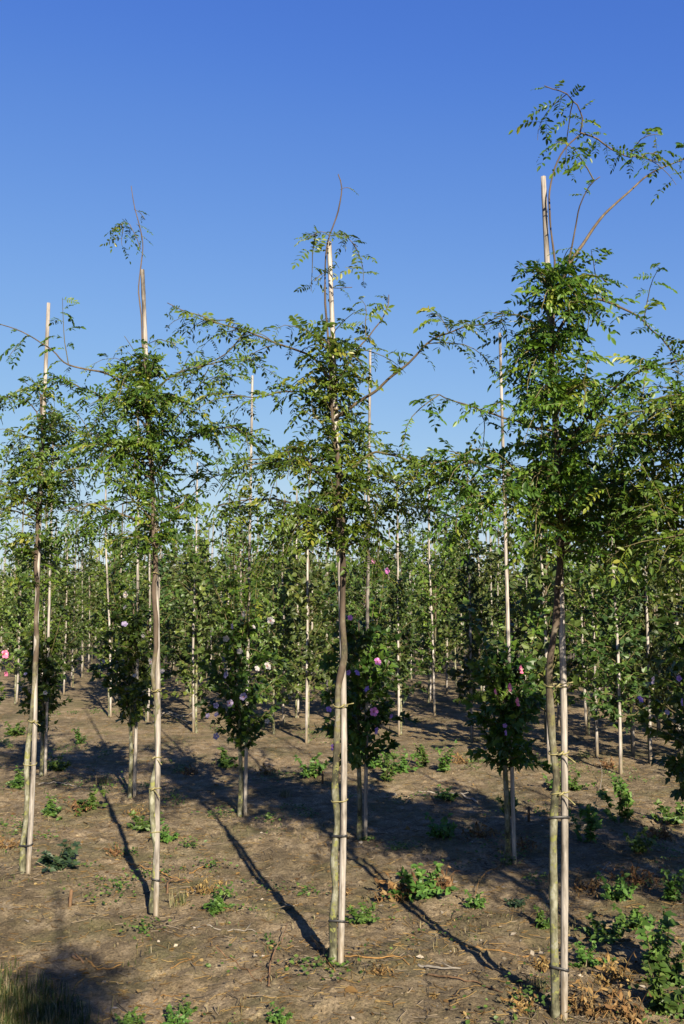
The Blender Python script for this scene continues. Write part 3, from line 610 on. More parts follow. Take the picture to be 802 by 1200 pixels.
G2 = 'hibiscus standards of the second row'
def hibiscus(bx, by, seed, label, slabel, z0, z1, rad, shoots, top, flowers, nbr=46, nleaf=26, stake_top=None):
    rng = np.random.default_rng(seed); o3 = np.array((bx, by, hz(bx, by)))
    root = empty('hibiscus', o3, label, 'hibiscus', G2)
    T = smooth_path([(0, 0, -.03), (.006, .004, .3), (-.006, .0, .7), (.004, .0, 1.2), (0, 0, z1 * .97)], .06)
    mb = MB(); V, f = tube(T, np.interp(T[:, 2], [0, .05, .6, z1], [.024, .019, .016, .005]) * (1 + rng.normal(0, .05, len(T))), 9); mb.add(V, f)
    link('trunk', mb.mesh('trunk', [M_BARK], True), root)
    A, tubes = shrub_crown(rng, z0, z1, rad, int(nbr * 1.25), int(nleaf * 1.2), LOBED, .058, (.75, 1, .8, .4))
    cr = MB(); add_leaves(cr, LOBED, *A)
    for g in tubes:
        V, f = tube(g, np.linspace(.005, .0018, len(g)), 4, False); cr.add(V, f, 1)
    for k in range(shoots):                                   # upright shoots over the crown
        a = rng.uniform(0, 6.28); g = grow(rng, (.05 * math.cos(a), .05 * math.sin(a), z1 * .75), (.25 * math.cos(a), .25 * math.sin(a), 1), (top - z1 * .75) * rng.uniform(.6, 1.05), 0, 8, .05)
        V, f = tube(g, np.linspace(.005, .0015, len(g)), 4, False); cr.add(V, f, 1)
        m = 46; s = rng.uniform(1.5, 8, m); pos = np.stack([np.interp(s, np.arange(9), g[:, q]) for q in range(3)], -1)
        d = unit(rng.normal(0, 1, (m, 3)) * (1, 1, .4) + (0, 0, .1)); add_leaves(cr, LOBED, pos + d * .012, d, np.array((0, 0, 1)) + rng.normal(0, .4, (m, 3)), rng.uniform(.04, .07, m), rng.beta(2.4, 2, m))
    link('crown', cr.mesh('crown', [M_HIB, M_TWIG], {1}), root)
    for k, (fx, fy, col, sc) in enumerate(flowers):
        p = at(fx, fy, by - rad * rng.uniform(.95, 1.2)) - o3
        fo = link('flower', FLW[col], root, p)
        aim = Vector((rng.normal(.15, .75), -.8, rng.uniform(-.35, .7))) if sc > 0 else Vector((rng.normal(.6, .3), -.3, -.4)); sc = abs(sc)
        if col == 'pink': aim = Vector((.8, -.45, .1))
        fo.rotation_euler = aim.to_track_quat('Z', 'Y').to_euler(); sc *= .9 if col == 'pink' else .68; fo.scale = (sc, sc, sc * (2.0 if col == 'pink' else 1.2))
        if k == 0 or sc >= .66:
            link('flower_eye', EYE, fo); link('stamen', STAM, fo)
    ang = rng.uniform(-.4, .4)
    Q = [(.045, -.01, -.03), (.045, -.01, 1.0), (.03 + .02 * ang, 0, 2.2), (.01 + .15 * ang, 0.03, top_stake[0] - o3[2])]
    if stake_top:
        e_ = at(stake_top[0], stake_top[1], by + .03) - o3; Q = [(.045, -.01, -.03), tuple(np.array((.045, -.01, 0)) * .68 + e_ * .32), tuple(np.array((.045, -.01, 0)) * .35 + e_ * .65), tuple(e_)]
    tag(link('bamboo_stake', stake_mesh(Q, .0145, .0095, seed), None, o3), slabel, 'stake', 'bamboo stakes of the hibiscus row')
    return root
top_stake = [3.6]
H = lambda x, y: gpt(x, y)
hibiscus(*H(48, 910), 201, 'small dark hibiscus standard half hidden behind the leftmost front-row trunk', 'bamboo stake of the hibiscus behind the leftmost front-row trunk', .42, 1.5, .27, 2, 1.9, [(53, 812, 'white', .7), (30, 790, 'lilac', .6)], stake_top=(63, 480))
hibiscus(*H(152, 933), 202, 'hibiscus standard with a few white flowers just beside the kinked front trunk', 'bamboo stake rising from the white-flowered hibiscus beside the kinked trunk', .62, 1.75, .30, 3, 2.0,
         [(148, 697, 'white', 1.0), (146, 732, 'lilac', .95), (176, 776, 'white', 1.0), (190, 787, 'white', .8), (158, 792, 'white', .6), (147, 712, 'white', .7), (121, 775, 'white', .6), (168, 745, 'white', .6)])
top_stake[0] = 3.58
hibiscus(*H(281, 955), 203, 'tall hibiscus standard covered in many pale lilac and white flowers', 'bamboo stake of the hibiscus with many lilac and white flowers', .50, 1.72, .31, 9, 2.45,
         [(317, 728, 'white', 1.1), (313, 781, 'white', 1.1), (301, 784, 'white', .8), (265, 748, 'white', .9), (287, 720, 'white', .9), (286, 817, 'lilac', 1.1), (266, 791, 'lilac', .95), (269, 824, 'lilac', 1.0),
          (253, 827, 'lilac', .8), (254, 863, 'lilac', .9), (244, 839, 'lilac', .7), (271, 734, 'lilac', .8), (275, 665, 'white', .7), (281, 763, 'white', .8), (313, 845, 'white', .7), (254, 838, 'lilac', .7), (297, 735, 'white', .6)], 50, 27, stake_top=(296, 440))
hibiscus(*H(421, 982), 204, 'dark hibiscus standard with magenta and purple flowers behind the middle front trunk', 'bamboo stake of the magenta-flowered hibiscus behind the middle trunk', .50, 1.62, .29, 4, 2.15,
         [(438, 834, 'magenta', 1.1), (442, 776, 'magenta', 1.0), (431, 808, 'purple', .8), (418, 789, 'purple', .8), (408, 788, 'purple', .7), (440, 856, 'purple', .9), (391, 875, 'purple', 1.0), (410, 724, 'magenta', .7), (438, 658, 'magenta', .7), (455, 669, 'magenta', .8), (385, 832, 'purple', .8), (458, 839, 'purple', .6)], 52, 28, stake_top=(434, 410))
top_stake[0] = 3.52
hibiscus(*H(595, 1012), 205, 'dark hibiscus standard on a bare stem with drooping pink flowers', 'bamboo stake of the hibiscus with drooping pink flowers', .58, 1.42, .28, 3, 1.85,
         [(595, 806, 'pink', .75), (604, 823, 'pink', .75), (608, 785, 'pink', .75), (579, 811, 'pink', .5), (592, 859, 'purple', .6), (592, 850, 'purple', .5)], 48, 28, stake_top=(586, 390))
top_stake[0] = 2.5
hibiscus(*H(826, 1050), 206, 'hibiscus with small lilac flowers cut by the right picture edge', 'bamboo stake of the hibiscus cut by the right picture edge', .46, 1.6, .36, 4, 2.1,
         [(764, 797, 'lilac', .75), (750, 820, 'purple', .7), (798, 823, 'purple', .75), (782, 835, 'lilac', .5), (797, 795, 'purple', .6)], 46, 26)
top_stake[0] = 2.5
hibiscus(2.97, 5.02, 208, 'hibiscus beyond the right picture edge, out of view, shading the soil', 'short bamboo stake of the out-of-view hibiscus at right', .5, 1.5, .3, 2, 2.0, [])
top_stake[0] = 3.5
hibiscus(-3.98, 10.25, 207, 'hibiscus with pink flower peeping in at the left picture edge', 'bamboo stake of the hibiscus at the left picture edge', .5, 1.5, .28, 2, 1.9, [(4, 767, 'pink', 1.2), (6, 790, 'pink', .7)])

# ------------------------------------------------------------------ trees of the rows behind
STK = []
for k in range(4):
    rng = np.random.default_rng(300 + k)
    STK.append(stake_mesh([(.035, 0, -.03), (.035 + rng.normal(0, .01), 0, 1.2), (.03 + rng.normal(0, .015), rng.normal(0, .015), 2.4), (.02 + rng.normal(0, .03), rng.normal(0, .03), 3.5)], .0165, .011, 300 + k))
def back_tree_meshes(seed, mat, tpl, size, z0, z1, rad, nbr, nleaf, taper):
    rng = np.random.default_rng(seed)
    T = smooth_path([(0, 0, -.03), (rng.normal(0, .01), .0, .5), (rng.normal(0, .015), rng.normal(0, .015), 1.2), (rng.normal(0, .02), 0, 2), (rng.normal(0, .03), rng.normal(0, .03), z1 * 1.03)], .12)
    mb = MB(); V, f = tube(T, np.interp(T[:, 2], [0, .05, .8, z1], [.023, .018, .015, .003]), 7); mb.add(V, f)
    tm = mb.mesh('trunk', [M_BARK], True)
    A, tubes = shrub_crown(rng, z0, z1, rad, nbr, nleaf, tpl, size, taper, 1.0)
    cr = MB(); add_leaves(cr, tpl, *A)
    for g in tubes:
        V, f = tube(g, np.linspace(.006, .002, len(g)), 4, False); cr.add(V, f, 1)
    return tm, cr.mesh('crown', [mat, M_TWIG], {1})
KIND = [back_tree_meshes(401, M_FARA, OVATE, .078, .40, 2.75, .40, 58, 22, (.9, 1, .8, .35)),
        back_tree_meshes(402, M_FARA, OVATE, .074, .45, 3.05, .36, 62, 21, (.8, 1, .8, .3)),
        back_tree_meshes(403, M_FARB, OVATE, .066, .38, 2.85, .35, 66, 25, (.9, 1, .8, .35)),
        back_tree_meshes(404, M_FARB, LOBED, .070, .45, 2.40, .36, 60, 25, (1, 1, .8, .4)),
        back_tree_meshes(405, M_FARC, DIAMOND, .058, .5, 3.10, .44, 60, 32, (.7, 1, .9, .3)),
        back_tree_meshes(406, M_FARC, OVATE, .066, .55, 3.05, .46, 54, 26, (.6, 1, 1, .4)),
        back_tree_meshes(407, M_FARB, OVATE, .064, .45, 3.20, .31, 66, 24, (.8, 1, .8, .3))]
rng = np.random.default_rng(77)
TPROTO = {}
def back_tree(k, x, y, label, group, slabel, sgroup, sc=1.0, stake=True, sh=1.0):
    z = hz(x, y); rz = rng.uniform(-.9, .9)
    s3 = (sc * rng.uniform(.9, 1.1) * (1 if rng.random() < .5 else -1), sc * rng.uniform(.9, 1.1), sc * rng.uniform(.92, 1.08))
    if k not in TPROTO:
        r = empty('nursery_tree', (x, y, z), label, 'tree', group); r.rotation_euler = (0, 0, rz); r.scale = s3
        link('trunk', KIND[k][0], r); link('crown', KIND[k][1], r); TPROTO[k] = r
    else:
        copy_tree(TPROTO[k], (x, y, z), rz, s3, label, group)
    if stake:
        o = link('bamboo_stake', STK[rng.integers(4)], None, (x, y, z)); o.rotation_euler = (rng.normal(0, .012), rng.normal(0, .012), -math.pi / 2 + rng.normal(0, .8))
        o.scale = (1, 1, sh * rng.uniform(.9, 1.05)); tag(o, slabel, 'stake', sgroup)
G3, G3S = 'trees of the third and fourth rows', 'bamboo stakes of the third and fourth rows'
NEAR = [(230, 858, 0, 'slim tree on a bare stem seen between the kinked trunk and the lilac hibiscus'),
        (361, 870, 1, 'grey-green round-leaved tree on a clean stem just left of the middle front trunk'),
        (333, 850, 0, 'round-leaved tree with twin pale stems right of the lilac-flowered hibiscus'),
        (470, 860, 3, 'low dark tree on a short stem in the gap right of the magenta hibiscus'),
        (728, 905, 3, 'spreading dark tree on a lichened stem right of the tallest front tree'),
        (742, 884, 6, 'narrow tree close behind the lichened stem at right'),
        (128, 840, 5, 'light green tree with thin stem between the two leftmost front trunks'),
        (75, 815, 2, 'dark small-leaved tree on a pale stem between the leftmost front trunks'),
        (553, 868, 2, 'dark tree behind the pink-flowered hibiscus, at its left'),
        (640, 868, 4, 'yellow-green tree directly behind the tallest front trunk'),
        (285, 842, 4, 'light green feathery tree right behind the lilac-flowered hibiscus'),
        (690, 862, 5, 'light green tree in the third row right of the tallest front trunk'),
        (430, 850, 6, 'narrow dark tree right behind the magenta-flowered hibiscus'),
        (182, 838, 2, 'dark tree behind the kinked front trunk'),
        (18, 826, 0, 'round-leaved tree near the left picture edge in the third row'),
        (600, 850, 1, 'grey-green tree behind the pink-flowered hibiscus, at its right'),
        (510, 838, 5, 'light green tree in the middle of the right-hand soil gap'),
        (772, 862, 2, 'dark tree near the right picture edge in the third row'),
        (395, 846, 3, 'low dark tree hidden behind the middle front trunk'),
        (50, 838, 4, 'feathery light tree behind the leftmost front trunk'),
        (700, 884, 4, 'light feathery tree between the tallest front trunk and the lichened stem'),
        (762, 892, 1, 'grey-green tree between the lichened stem and the right picture edge'),
        (655, 852, 3, 'low dark tree filling in behind the tallest front trunk'),
        (800, 880, 0, 'round-leaved tree at the right picture edge in the third row')]
used = []
for (x, y, k, lab) in NEAR:
    gx_, gy_ = gpt(x, y); used.append((gx_, gy_))
    back_tree(k, gx_, gy_, lab, G3, 'bamboo stake of a third-row tree, ' + {230: 'just right of the kinked front trunk', 361: 'just left of the middle front trunk', 333: 'right of the lilac hibiscus', 470: 'in the soil gap right of the magenta hibiscus', 728: 'beside the lichened stem at right', 742: 'close behind the lichened stem', 128: 'thin, between the two leftmost front trunks', 75: 'right beside the leftmost front trunk', 553: 'behind the pink hibiscus', 640: 'behind the tallest front trunk', 285: 'behind the lilac hibiscus', 690: 'between tallest trunk and lichened stem', 430: 'behind the magenta hibiscus', 182: 'behind the kinked front trunk', 700: 'just right of the tallest front trunk', 762: 'between lichened stem and right edge', 655: 'hidden behind the tallest trunk and dark tree', 600: 'right of the pink hibiscus', 510: 'mid right-hand soil gap', 772: 'near the right picture edge', 395: 'behind the middle front trunk', 50: 'behind the leftmost front trunk', 18: 'at the left picture edge', 800: 'at the right picture edge'}[x], G3S)
GF, GFS = 'crowded nursery rows far behind', 'bamboo stakes of the far rows'
def inview(x, y, m=1.0):
    return y > 1 and abs(x) < .372 * y + m
rows = np.arange(9.5, 25, 1.5)
cnt = 0
for ri, n in enumerate(rows):
    kinds = [(0, 1), (2, 3), (4, 5), (0, 6), (1, 2), (5, 4), (3, 6)][ri % 7]
    for t in np.arange(-60, 20, 1.0):
        tt = t + rng.normal(0, .1) + (ri % 3) * .4; nn = n + rng.normal(0, .06)
        x, y = ND * nn + RD * tt
        if not inview(x, y, 1.6): continue
        if rng.random() < .05: continue
        gpx = 401 + FPX * x / y
        if n < 11.5 and (440 < gpx < 565 or gpx < 35 or 70 < gpx < 130): continue
        if any(math.hypot(x - a, y - b) < .7 for a, b in used): continue
        cnt += 1
        kk = int(kinds[rng.random() < .3]); sx = 401 + FPX * x / y
        zone = 'left of the leftmost front trunk' if sx < 40 else 'between the two leftmost front trunks' if sx < 182 else 'between the kinked and middle front trunks' if sx < 400 else 'between the middle and tallest front trunks' if sx < 655 else 'right of the tallest front trunk'
        dep = ['third', 'fourth', 'fifth', 'sixth', 'seventh', 'eighth', 'ninth', 'tenth', 'eleventh', 'twelfth', 'thirteenth', 'fourteenth', 'fifteenth'][ri]
        tone = ('grey-green', 'grey-green', 'dark green', 'dark green', 'light green', 'light green', 'narrow dark')[kk]
        back_tree(kk, x, y, 'distant %s tree, %s row back, seen %s' % (tone, dep, zone), GF, 'distant thin stake, %s row back, seen %s' % (dep, zone), GFS, rng.uniform(.72, 1.2 if n > 12 else 1.28), rng.random() < .85)
# the rest of the field, too far to tell apart
fm = [MB(), MB(), MB()]; fs = MB(); ft = MB(); rng = np.random.default_rng(88)
for n in np.arange(25.4, 100, 2.2):
    for t in np.arange(-150, 40, 1.3):
        tt = t + rng.normal(0, .2); nn = n + rng.normal(0, .15); x, y = ND * nn + RD * tt
        if not inview(x, y, 4): continue
        m = int(np.interp(n, [31, 100], [190, 60])); h = rng.uniform(2.7, 3.5); r = rng.uniform(.35, .6); zz = rng.beta(1.2, 1.2, m)
        a = rng.uniform(0, 6.28, m); rr = r * np.sqrt(rng.random(m)) * np.interp(zz, [0, .4, 1], [.8, 1, .25])
        P = np.column_stack([x + rr * np.cos(a), y + rr * np.sin(a), .6 + zz * (h - .6)])
        add_leaves(fm[rng.integers(3)], DIAMOND, P, rng.normal(0, 1, (m, 3)), np.array((0, 0, .6)) + rng.normal(0, .7, (m, 3)), np.interp(n, [31, 100], [.13, .26]) * rng.uniform(.7, 1.3, m), np.clip(rng.random() * .6 + rng.normal(.2, .2, m), 0, 1))
        V, f = tube([(x, y, -.1), (x, y, 1.2), (x, y, 2.2)], [.022, .017, .008], 4, False); ft.add(V, f)
        if rng.random() < .85:
            lx, ly = rng.normal(0, .05, 2); V, f = tube([(x + .04, y, -.1), (x + .04 + lx, y + ly, rng.uniform(3.2, 3.8))], [.02, .014], 4); fs.add(V, f)
mb = MB()
for k, q in enumerate(fm):
    for v_, r_ in zip(q.v, q.r): pass
far = MB()
off = 0
for k, q in enumerate(fm):
    V = np.concatenate(q.v); far.v.append(V); far.r.append(np.concatenate(q.r))
    for f, _ in q.f: far.f.append((f + off, k))
    off += len(V)
far.n = off
V = np.concatenate(ft.v); far.v.append(V); far.r.append(np.concatenate(ft.r))
for f, _ in ft.f: far.f.append((f + off, 3))
far.n += len(V)
tag(link('far_woods', far.mesh('far_woods', [M_FARA, M_FARB, M_FARC, M_BARK])), 'green mass of the most distant nursery rows under the sky', 'trees', None, 'stuff')
tag(link('far_stakes', fs.mesh('far_stakes', [M_STAKE])), 'thin pale stakes of the most distant rows', 'stakes', None, 'stuff')

# ------------------------------------------------------------------ weeds, twigs and litter on the soil
def weed_mesh(kind, seed):
    rng = np.random.default_rng(seed); mb = MB()
    if kind in ('leafy', 'blue'):
        for k in range(11):
            a = rng.uniform(0, 6.28); g = grow(rng, (rng.normal(0, .02), rng.normal(0, .02), -.01), (math.cos(a) * .8, math.sin(a) * .8, rng.uniform(.5, 1.5)), rng.uniform(.10, .24), .15, 5, .15)
            V, f = tube(g, np.linspace(.0035, .0012, len(g)), 4, False); mb.add(V, f, 1)
            m = 26; s = rng.uniform(.8, 5, m); pos = np.stack([np.interp(s, np.arange(6), g[:, q]) for q in range(3)], -1)
            d = unit(rng.normal(0, 1, (m, 3)) * (1, 1, .45)); add_leaves(mb, OVATE if kind == 'leafy' else LOBED, pos, d, np.array((0, 0, .7)) + .5 * SUNV + rng.normal(0, .4, (m, 3)), rng.uniform(.025, .055, m), rng.beta(2, 2, m))
    elif kind == 'upright':
        for k in range(6):
            a = rng.uniform(0, 6.28); g = grow(rng, (rng.normal(0, .03), rng.normal(0, .03), -.01), (math.cos(a) * .3, math.sin(a) * .3, 1), rng.uniform(.18, .42), .02, 7, .09)
            V, f = tube(g, np.linspace(.004, .0015, len(g)), 4, False); mb.add(V, f, 1)
            m = 30; s = rng.uniform(.6, 7, m); pos = np.stack([np.interp(s, np.arange(8), g[:, q]) for q in range(3)], -1)
            d = unit(rng.normal(0, 1, (m, 3)) * (1, 1, .35) + (0, 0, .05)); add_leaves(mb, LOBED, pos, d, np.array((0, 0, .7)) + .5 * SUNV + rng.normal(0, .4, (m, 3)), rng.uniform(.03, .065, m), rng.beta(2, 2, m))
    elif kind == 'dry':
        for k in range(26):
            a = rng.uniform(0, 6.28); g = grow(rng, (rng.normal(0, .045), rng.normal(0, .045), -.01), (math.cos(a) * .6, math.sin(a) * .6, 1), rng.uniform(.06, .2), rng.uniform(.0, .7), 5, .28)
            V, f = tube(g, np.linspace(.003, .001, len(g)), 3, False); mb.add(V, f, 0, rng.random())
            m = 5; s = rng.uniform(1, 5, m); pos = np.stack([np.interp(s, np.arange(6), g[:, q]) for q in range(3)], -1)
            add_leaves(mb, LEAFLET, pos, rng.normal(0, 1, (m, 3)) + (0, 0, -.5), rng.normal(0, 1, (m, 3)), rng.uniform(.02, .045, m), rng.random(m))
    elif kind == 'grass':
        blades(mb, rng, rng.normal(0, .032, (60, 2)), (.05, .16))
    mats = {'leafy': [M_WEED, M_TWIG], 'blue': [M_BLUEW, M_TWIG], 'upright': [M_WEED, M_TWIG], 'dry': [M_DRY], 'grass': [M_GRASS]}[kind]
    return mb.mesh('weed', mats)
def blades(mb, rng, XY, Ls, base=None, rnd=None):
    n = len(XY); z = np.zeros(n) if base is None else base
    a = rng.uniform(0, 6.28, n); L = rng.uniform(*Ls, n); lean = rng.uniform(.1, .7, n)
    o = np.column_stack([np.cos(a), np.sin(a), 0 * a]); w = np.column_stack([-np.sin(a), np.cos(a), 0 * a]) * rng.uniform(.0014, .0028, n)[:, None]
    p0 = np.column_stack([XY, z - .01]); up = np.array((0, 0, 1.0))
    p1 = p0 + up * (L * .55)[:, None] + o * (L * lean * .25)[:, None]; p2 = p0 + up * (L * .85 * (1 - .3 * lean))[:, None] + o * (L * lean * .75)[:, None]
    V = np.stack([p0 - w, p0 + w, p1 - w * .8, p1 + w * .8, p2], 1).reshape(-1, 3); off = (np.arange(n) * 5)[:, None, None]
    r = np.repeat(rng.random(n) if rnd is None else rnd, 5)
    mb.add(V, [(np.array([(0, 1, 3, 2)])[None] + off).reshape(-1, 4), (np.array([(2, 3, 4)])[None] + off).reshape(-1, 3)], 0, r)
WM = {(k, v): weed_mesh(k, 500 + 10 * i + v) for i, k in enumerate(('leafy', 'blue', 'upright', 'dry', 'grass')) for v in range(3)}
WN = {'leafy': 'leafy_weed', 'blue': 'leafy_weed', 'upright': 'upright_weed', 'dry': 'dry_weed', 'grass': 'grass_tuft'}
WEEDS = [(68, 1022, 'blue', 1.15, 'blue-green broadleaf weed at the foot of the leftmost front tree'),
         (56, 955, 'leafy', .9, 'low green weed right of the leftmost front trunk, halfway to the hibiscus'),
         (104, 950, 'leafy', 1.0, 'green weed clump midway between the two leftmost front trunks'),
         (92, 952, 'dry', .8, 'dry brown stalks beside the weed midway between the leftmost trunks'),
         (18, 925, 'leafy', 1.1, 'green weed at the left picture edge behind the front row'),
         (120, 920, 'grass', 1.2, 'grass tuft in the dark shadow left of the white-flowered hibiscus'),
         (95, 870, 'upright', .8, 'upright weed in the soil gap left of the white-flowered hibiscus'),
         (170, 975, 'leafy', .9, 'flat green weed just left of the kinked trunk'),
         (160, 958, 'dry', .7, 'dry stalks left of the kinked trunk'),
         (196, 985, 'leafy', .7, 'small green weed just right of the kinked trunk'),
         (212, 1060, 'grass', .8, 'grass tuft right of the kinked trunk foot'),
         (252, 1066, 'leafy', .7, 'small low weed on the bank between kinked and middle trunks'),
         (240, 1050, 'dry', .7, 'dry tuft on the bank between kinked and middle trunks'),
         (262, 898, 'leafy', 1.2, 'green weed at the foot of the lilac-flowered hibiscus'),
         (365, 908, 'leafy', 1.2, 'spreading green weed left of the middle trunk at hibiscus depth'),
         (452, 915, 'upright', 1.0, 'lush green weed right of the magenta-flowered hibiscus'),
         (470, 905, 'leafy', 1.1, 'low weed beside the lush one right of the magenta hibiscus'),
         (498, 900, 'upright', .9, 'narrow weed in the middle of the right-hand soil gap'),
         (522, 905, 'upright', 1.0, 'taller weed at right of the soil gap, left of the pink hibiscus'),
         (526, 935, 'leafy', .8, 'flat dark green weed below the taller weeds of the soil gap'),
         (495, 1048, 'leafy', 1.1, 'green weed amid dry stalks between middle and tallest trunks'),
         (470, 1046, 'dry', 1.2, 'orange dry stalks beside the weed between middle and tallest trunks'),
         (520, 1040, 'dry', 1.0, 'brown dead tangle right of the weed between middle and tallest trunks'),
         (425, 1080, 'leafy', .6, 'small weed just right of the middle trunk foot'),
         (690, 992, 'upright', .95, 'upright dark green weed right of the tallest front trunk'),
         (733, 965, 'upright', 1.2, 'broad leafy weed below the lichened stem at right'),
         (748, 1005, 'leafy', .8, 'small weed beyond the broad one at right'),
         (725, 1058, 'leafy', .8, 'sparse weed midway to the tall right-hand one'),
         (768, 1135, 'upright', 1.05, 'tall lobed-leaved weed in the lower right corner'),
         (742, 1040, 'dry', 1.1, 'brown dead stalks above the tall lower-right weed'),
         (690, 1050, 'dry', .8, 'dry stalks right of the tallest trunk in the shade'),
         (635, 1085, 'leafy', .6, 'small weed just left of the tallest trunk'),
         (606, 1062, 'blue', .45, 'tiny blue-green weed in the shadow left of the tallest trunk'),
         (632, 1170, 'grass', .8, 'grassy tuft at the left foot of the tallest trunk'),
         (690, 1190, 'dry', 1.0, 'orange dry grass at the right foot of the tallest trunk'),
         (775, 1190, 'leafy', 1.0, 'green weed at the bottom right corner'),
         (735, 1195, 'dry', .9, 'dry stalks in the bottom right corner'),
         (650, 925, 'leafy', .9, 'low weed behind the tallest trunk at hibiscus depth'),
         (560, 985, 'dry', 1.0, 'dry stalks left of the pink hibiscus stem in shade'),
         (612, 1000, 'dry', .8, 'dry stalks right of the pink hibiscus stem'),
         (150, 1192, 'leafy', .45, 'small seedling at the bottom beside the grass patch'),
         (205, 1196, 'leafy', .5, 'small bright seedling at the bottom edge'),
         (222, 1178, 'leafy', .3, 'tiny bright seedling near the bottom edge'),
         (330, 1196, 'leafy', .4, 'flat seedling at the bottom edge below the middle trunk'),
         (20, 860, 'leafy', 1.1, 'distant weed at the left picture edge'),
         (600, 955, 'upright', .7, 'weed in the shade behind the pink hibiscus stem'),
         (520, 985, 'leafy', .9, 'weed in the shade band between magenta and pink hibiscus'),
         (690, 1130, 'leafy', .6, 'small weed right of the tallest trunk foot'),
         (790, 1060, 'upright', .8, 'weed at the right picture edge in shade'),
         (712, 1100, 'leafy', .8, 'low weed between the tallest trunk and the tall lower-right weed'),
         (742, 1085, 'leafy', .7, 'small weed just above the tall lower-right weed'),
         (790, 1150, 'leafy', .9, 'weed at the right edge beside the tall lower-right one'),
         (720, 1150, 'dry', .9, 'dead orange stalks left of the tall lower-right weed'),
         (640, 1140, 'dry', .6, 'small dry tuft left of the tallest trunk foot'),
         (612, 1190, 'dry', .7, 'dry stalks at the bottom edge left of the tallest trunk'),
         (440, 900, 'leafy', 1.3, 'lush low weed right behind the magenta hibiscus stem'),
         (540, 895, 'dry', 1.0, 'dry stalks beyond the weeds of the right-hand soil gap'),
         (672, 925, 'leafy', 1.0, 'bright weed just right of the tallest trunk at hibiscus depth'),
         (775, 985, 'dry', 1.1, 'dead tangle right of the broad weed'),
         (790, 965, 'leafy', 1.0, 'weed at the right edge below the cut-off hibiscus'),
         (715, 900, 'dry', 1.0, 'brown stalks around the lichened stem foot'),
         (310, 905, 'dry', .9, 'dry stalks right of the lilac hibiscus stem'),
         (335, 935, 'grass', .9, 'grass tuft in the shade right of the lilac hibiscus'),
         (225, 905, 'dry', .9, 'dry stalks left of the lilac hibiscus stem'),
         (70, 905, 'leafy', 1.0, 'weed right of the dark hibiscus behind the leftmost trunk'),
         (400, 1040, 'dry', .6, 'small dry tuft right of the middle trunk'),
         (445, 1150, 'dry', .5, 'little dry tuft below the bleached branch piece'),
         (560, 1060, 'leafy', .5, 'small weed left of the arched tan twig'),
         (8, 1000, 'dry', .8, 'dry stalks at the left picture edge in front of the first trunk'),
         (135, 1000, 'dry', .6, 'small dry tuft left of the kinked trunk shadow')]
rng = np.random.default_rng(66)
for (x, y, k, sc, lab) in WEEDS:
    gx_, gy_ = gpt(x, y, -.02); o = link(WN[k], WM[(k, int(rng.integers(3)))], None, (gx_, gy_, hz(gx_, gy_)))
    o.rotation_euler = (0, 0, rng.uniform(-1, 1)); sc *= .92; o.scale = (sc, sc, sc * rng.uniform(.85, 1.1)); tag(o, lab, 'weed', 'weeds on the soil')

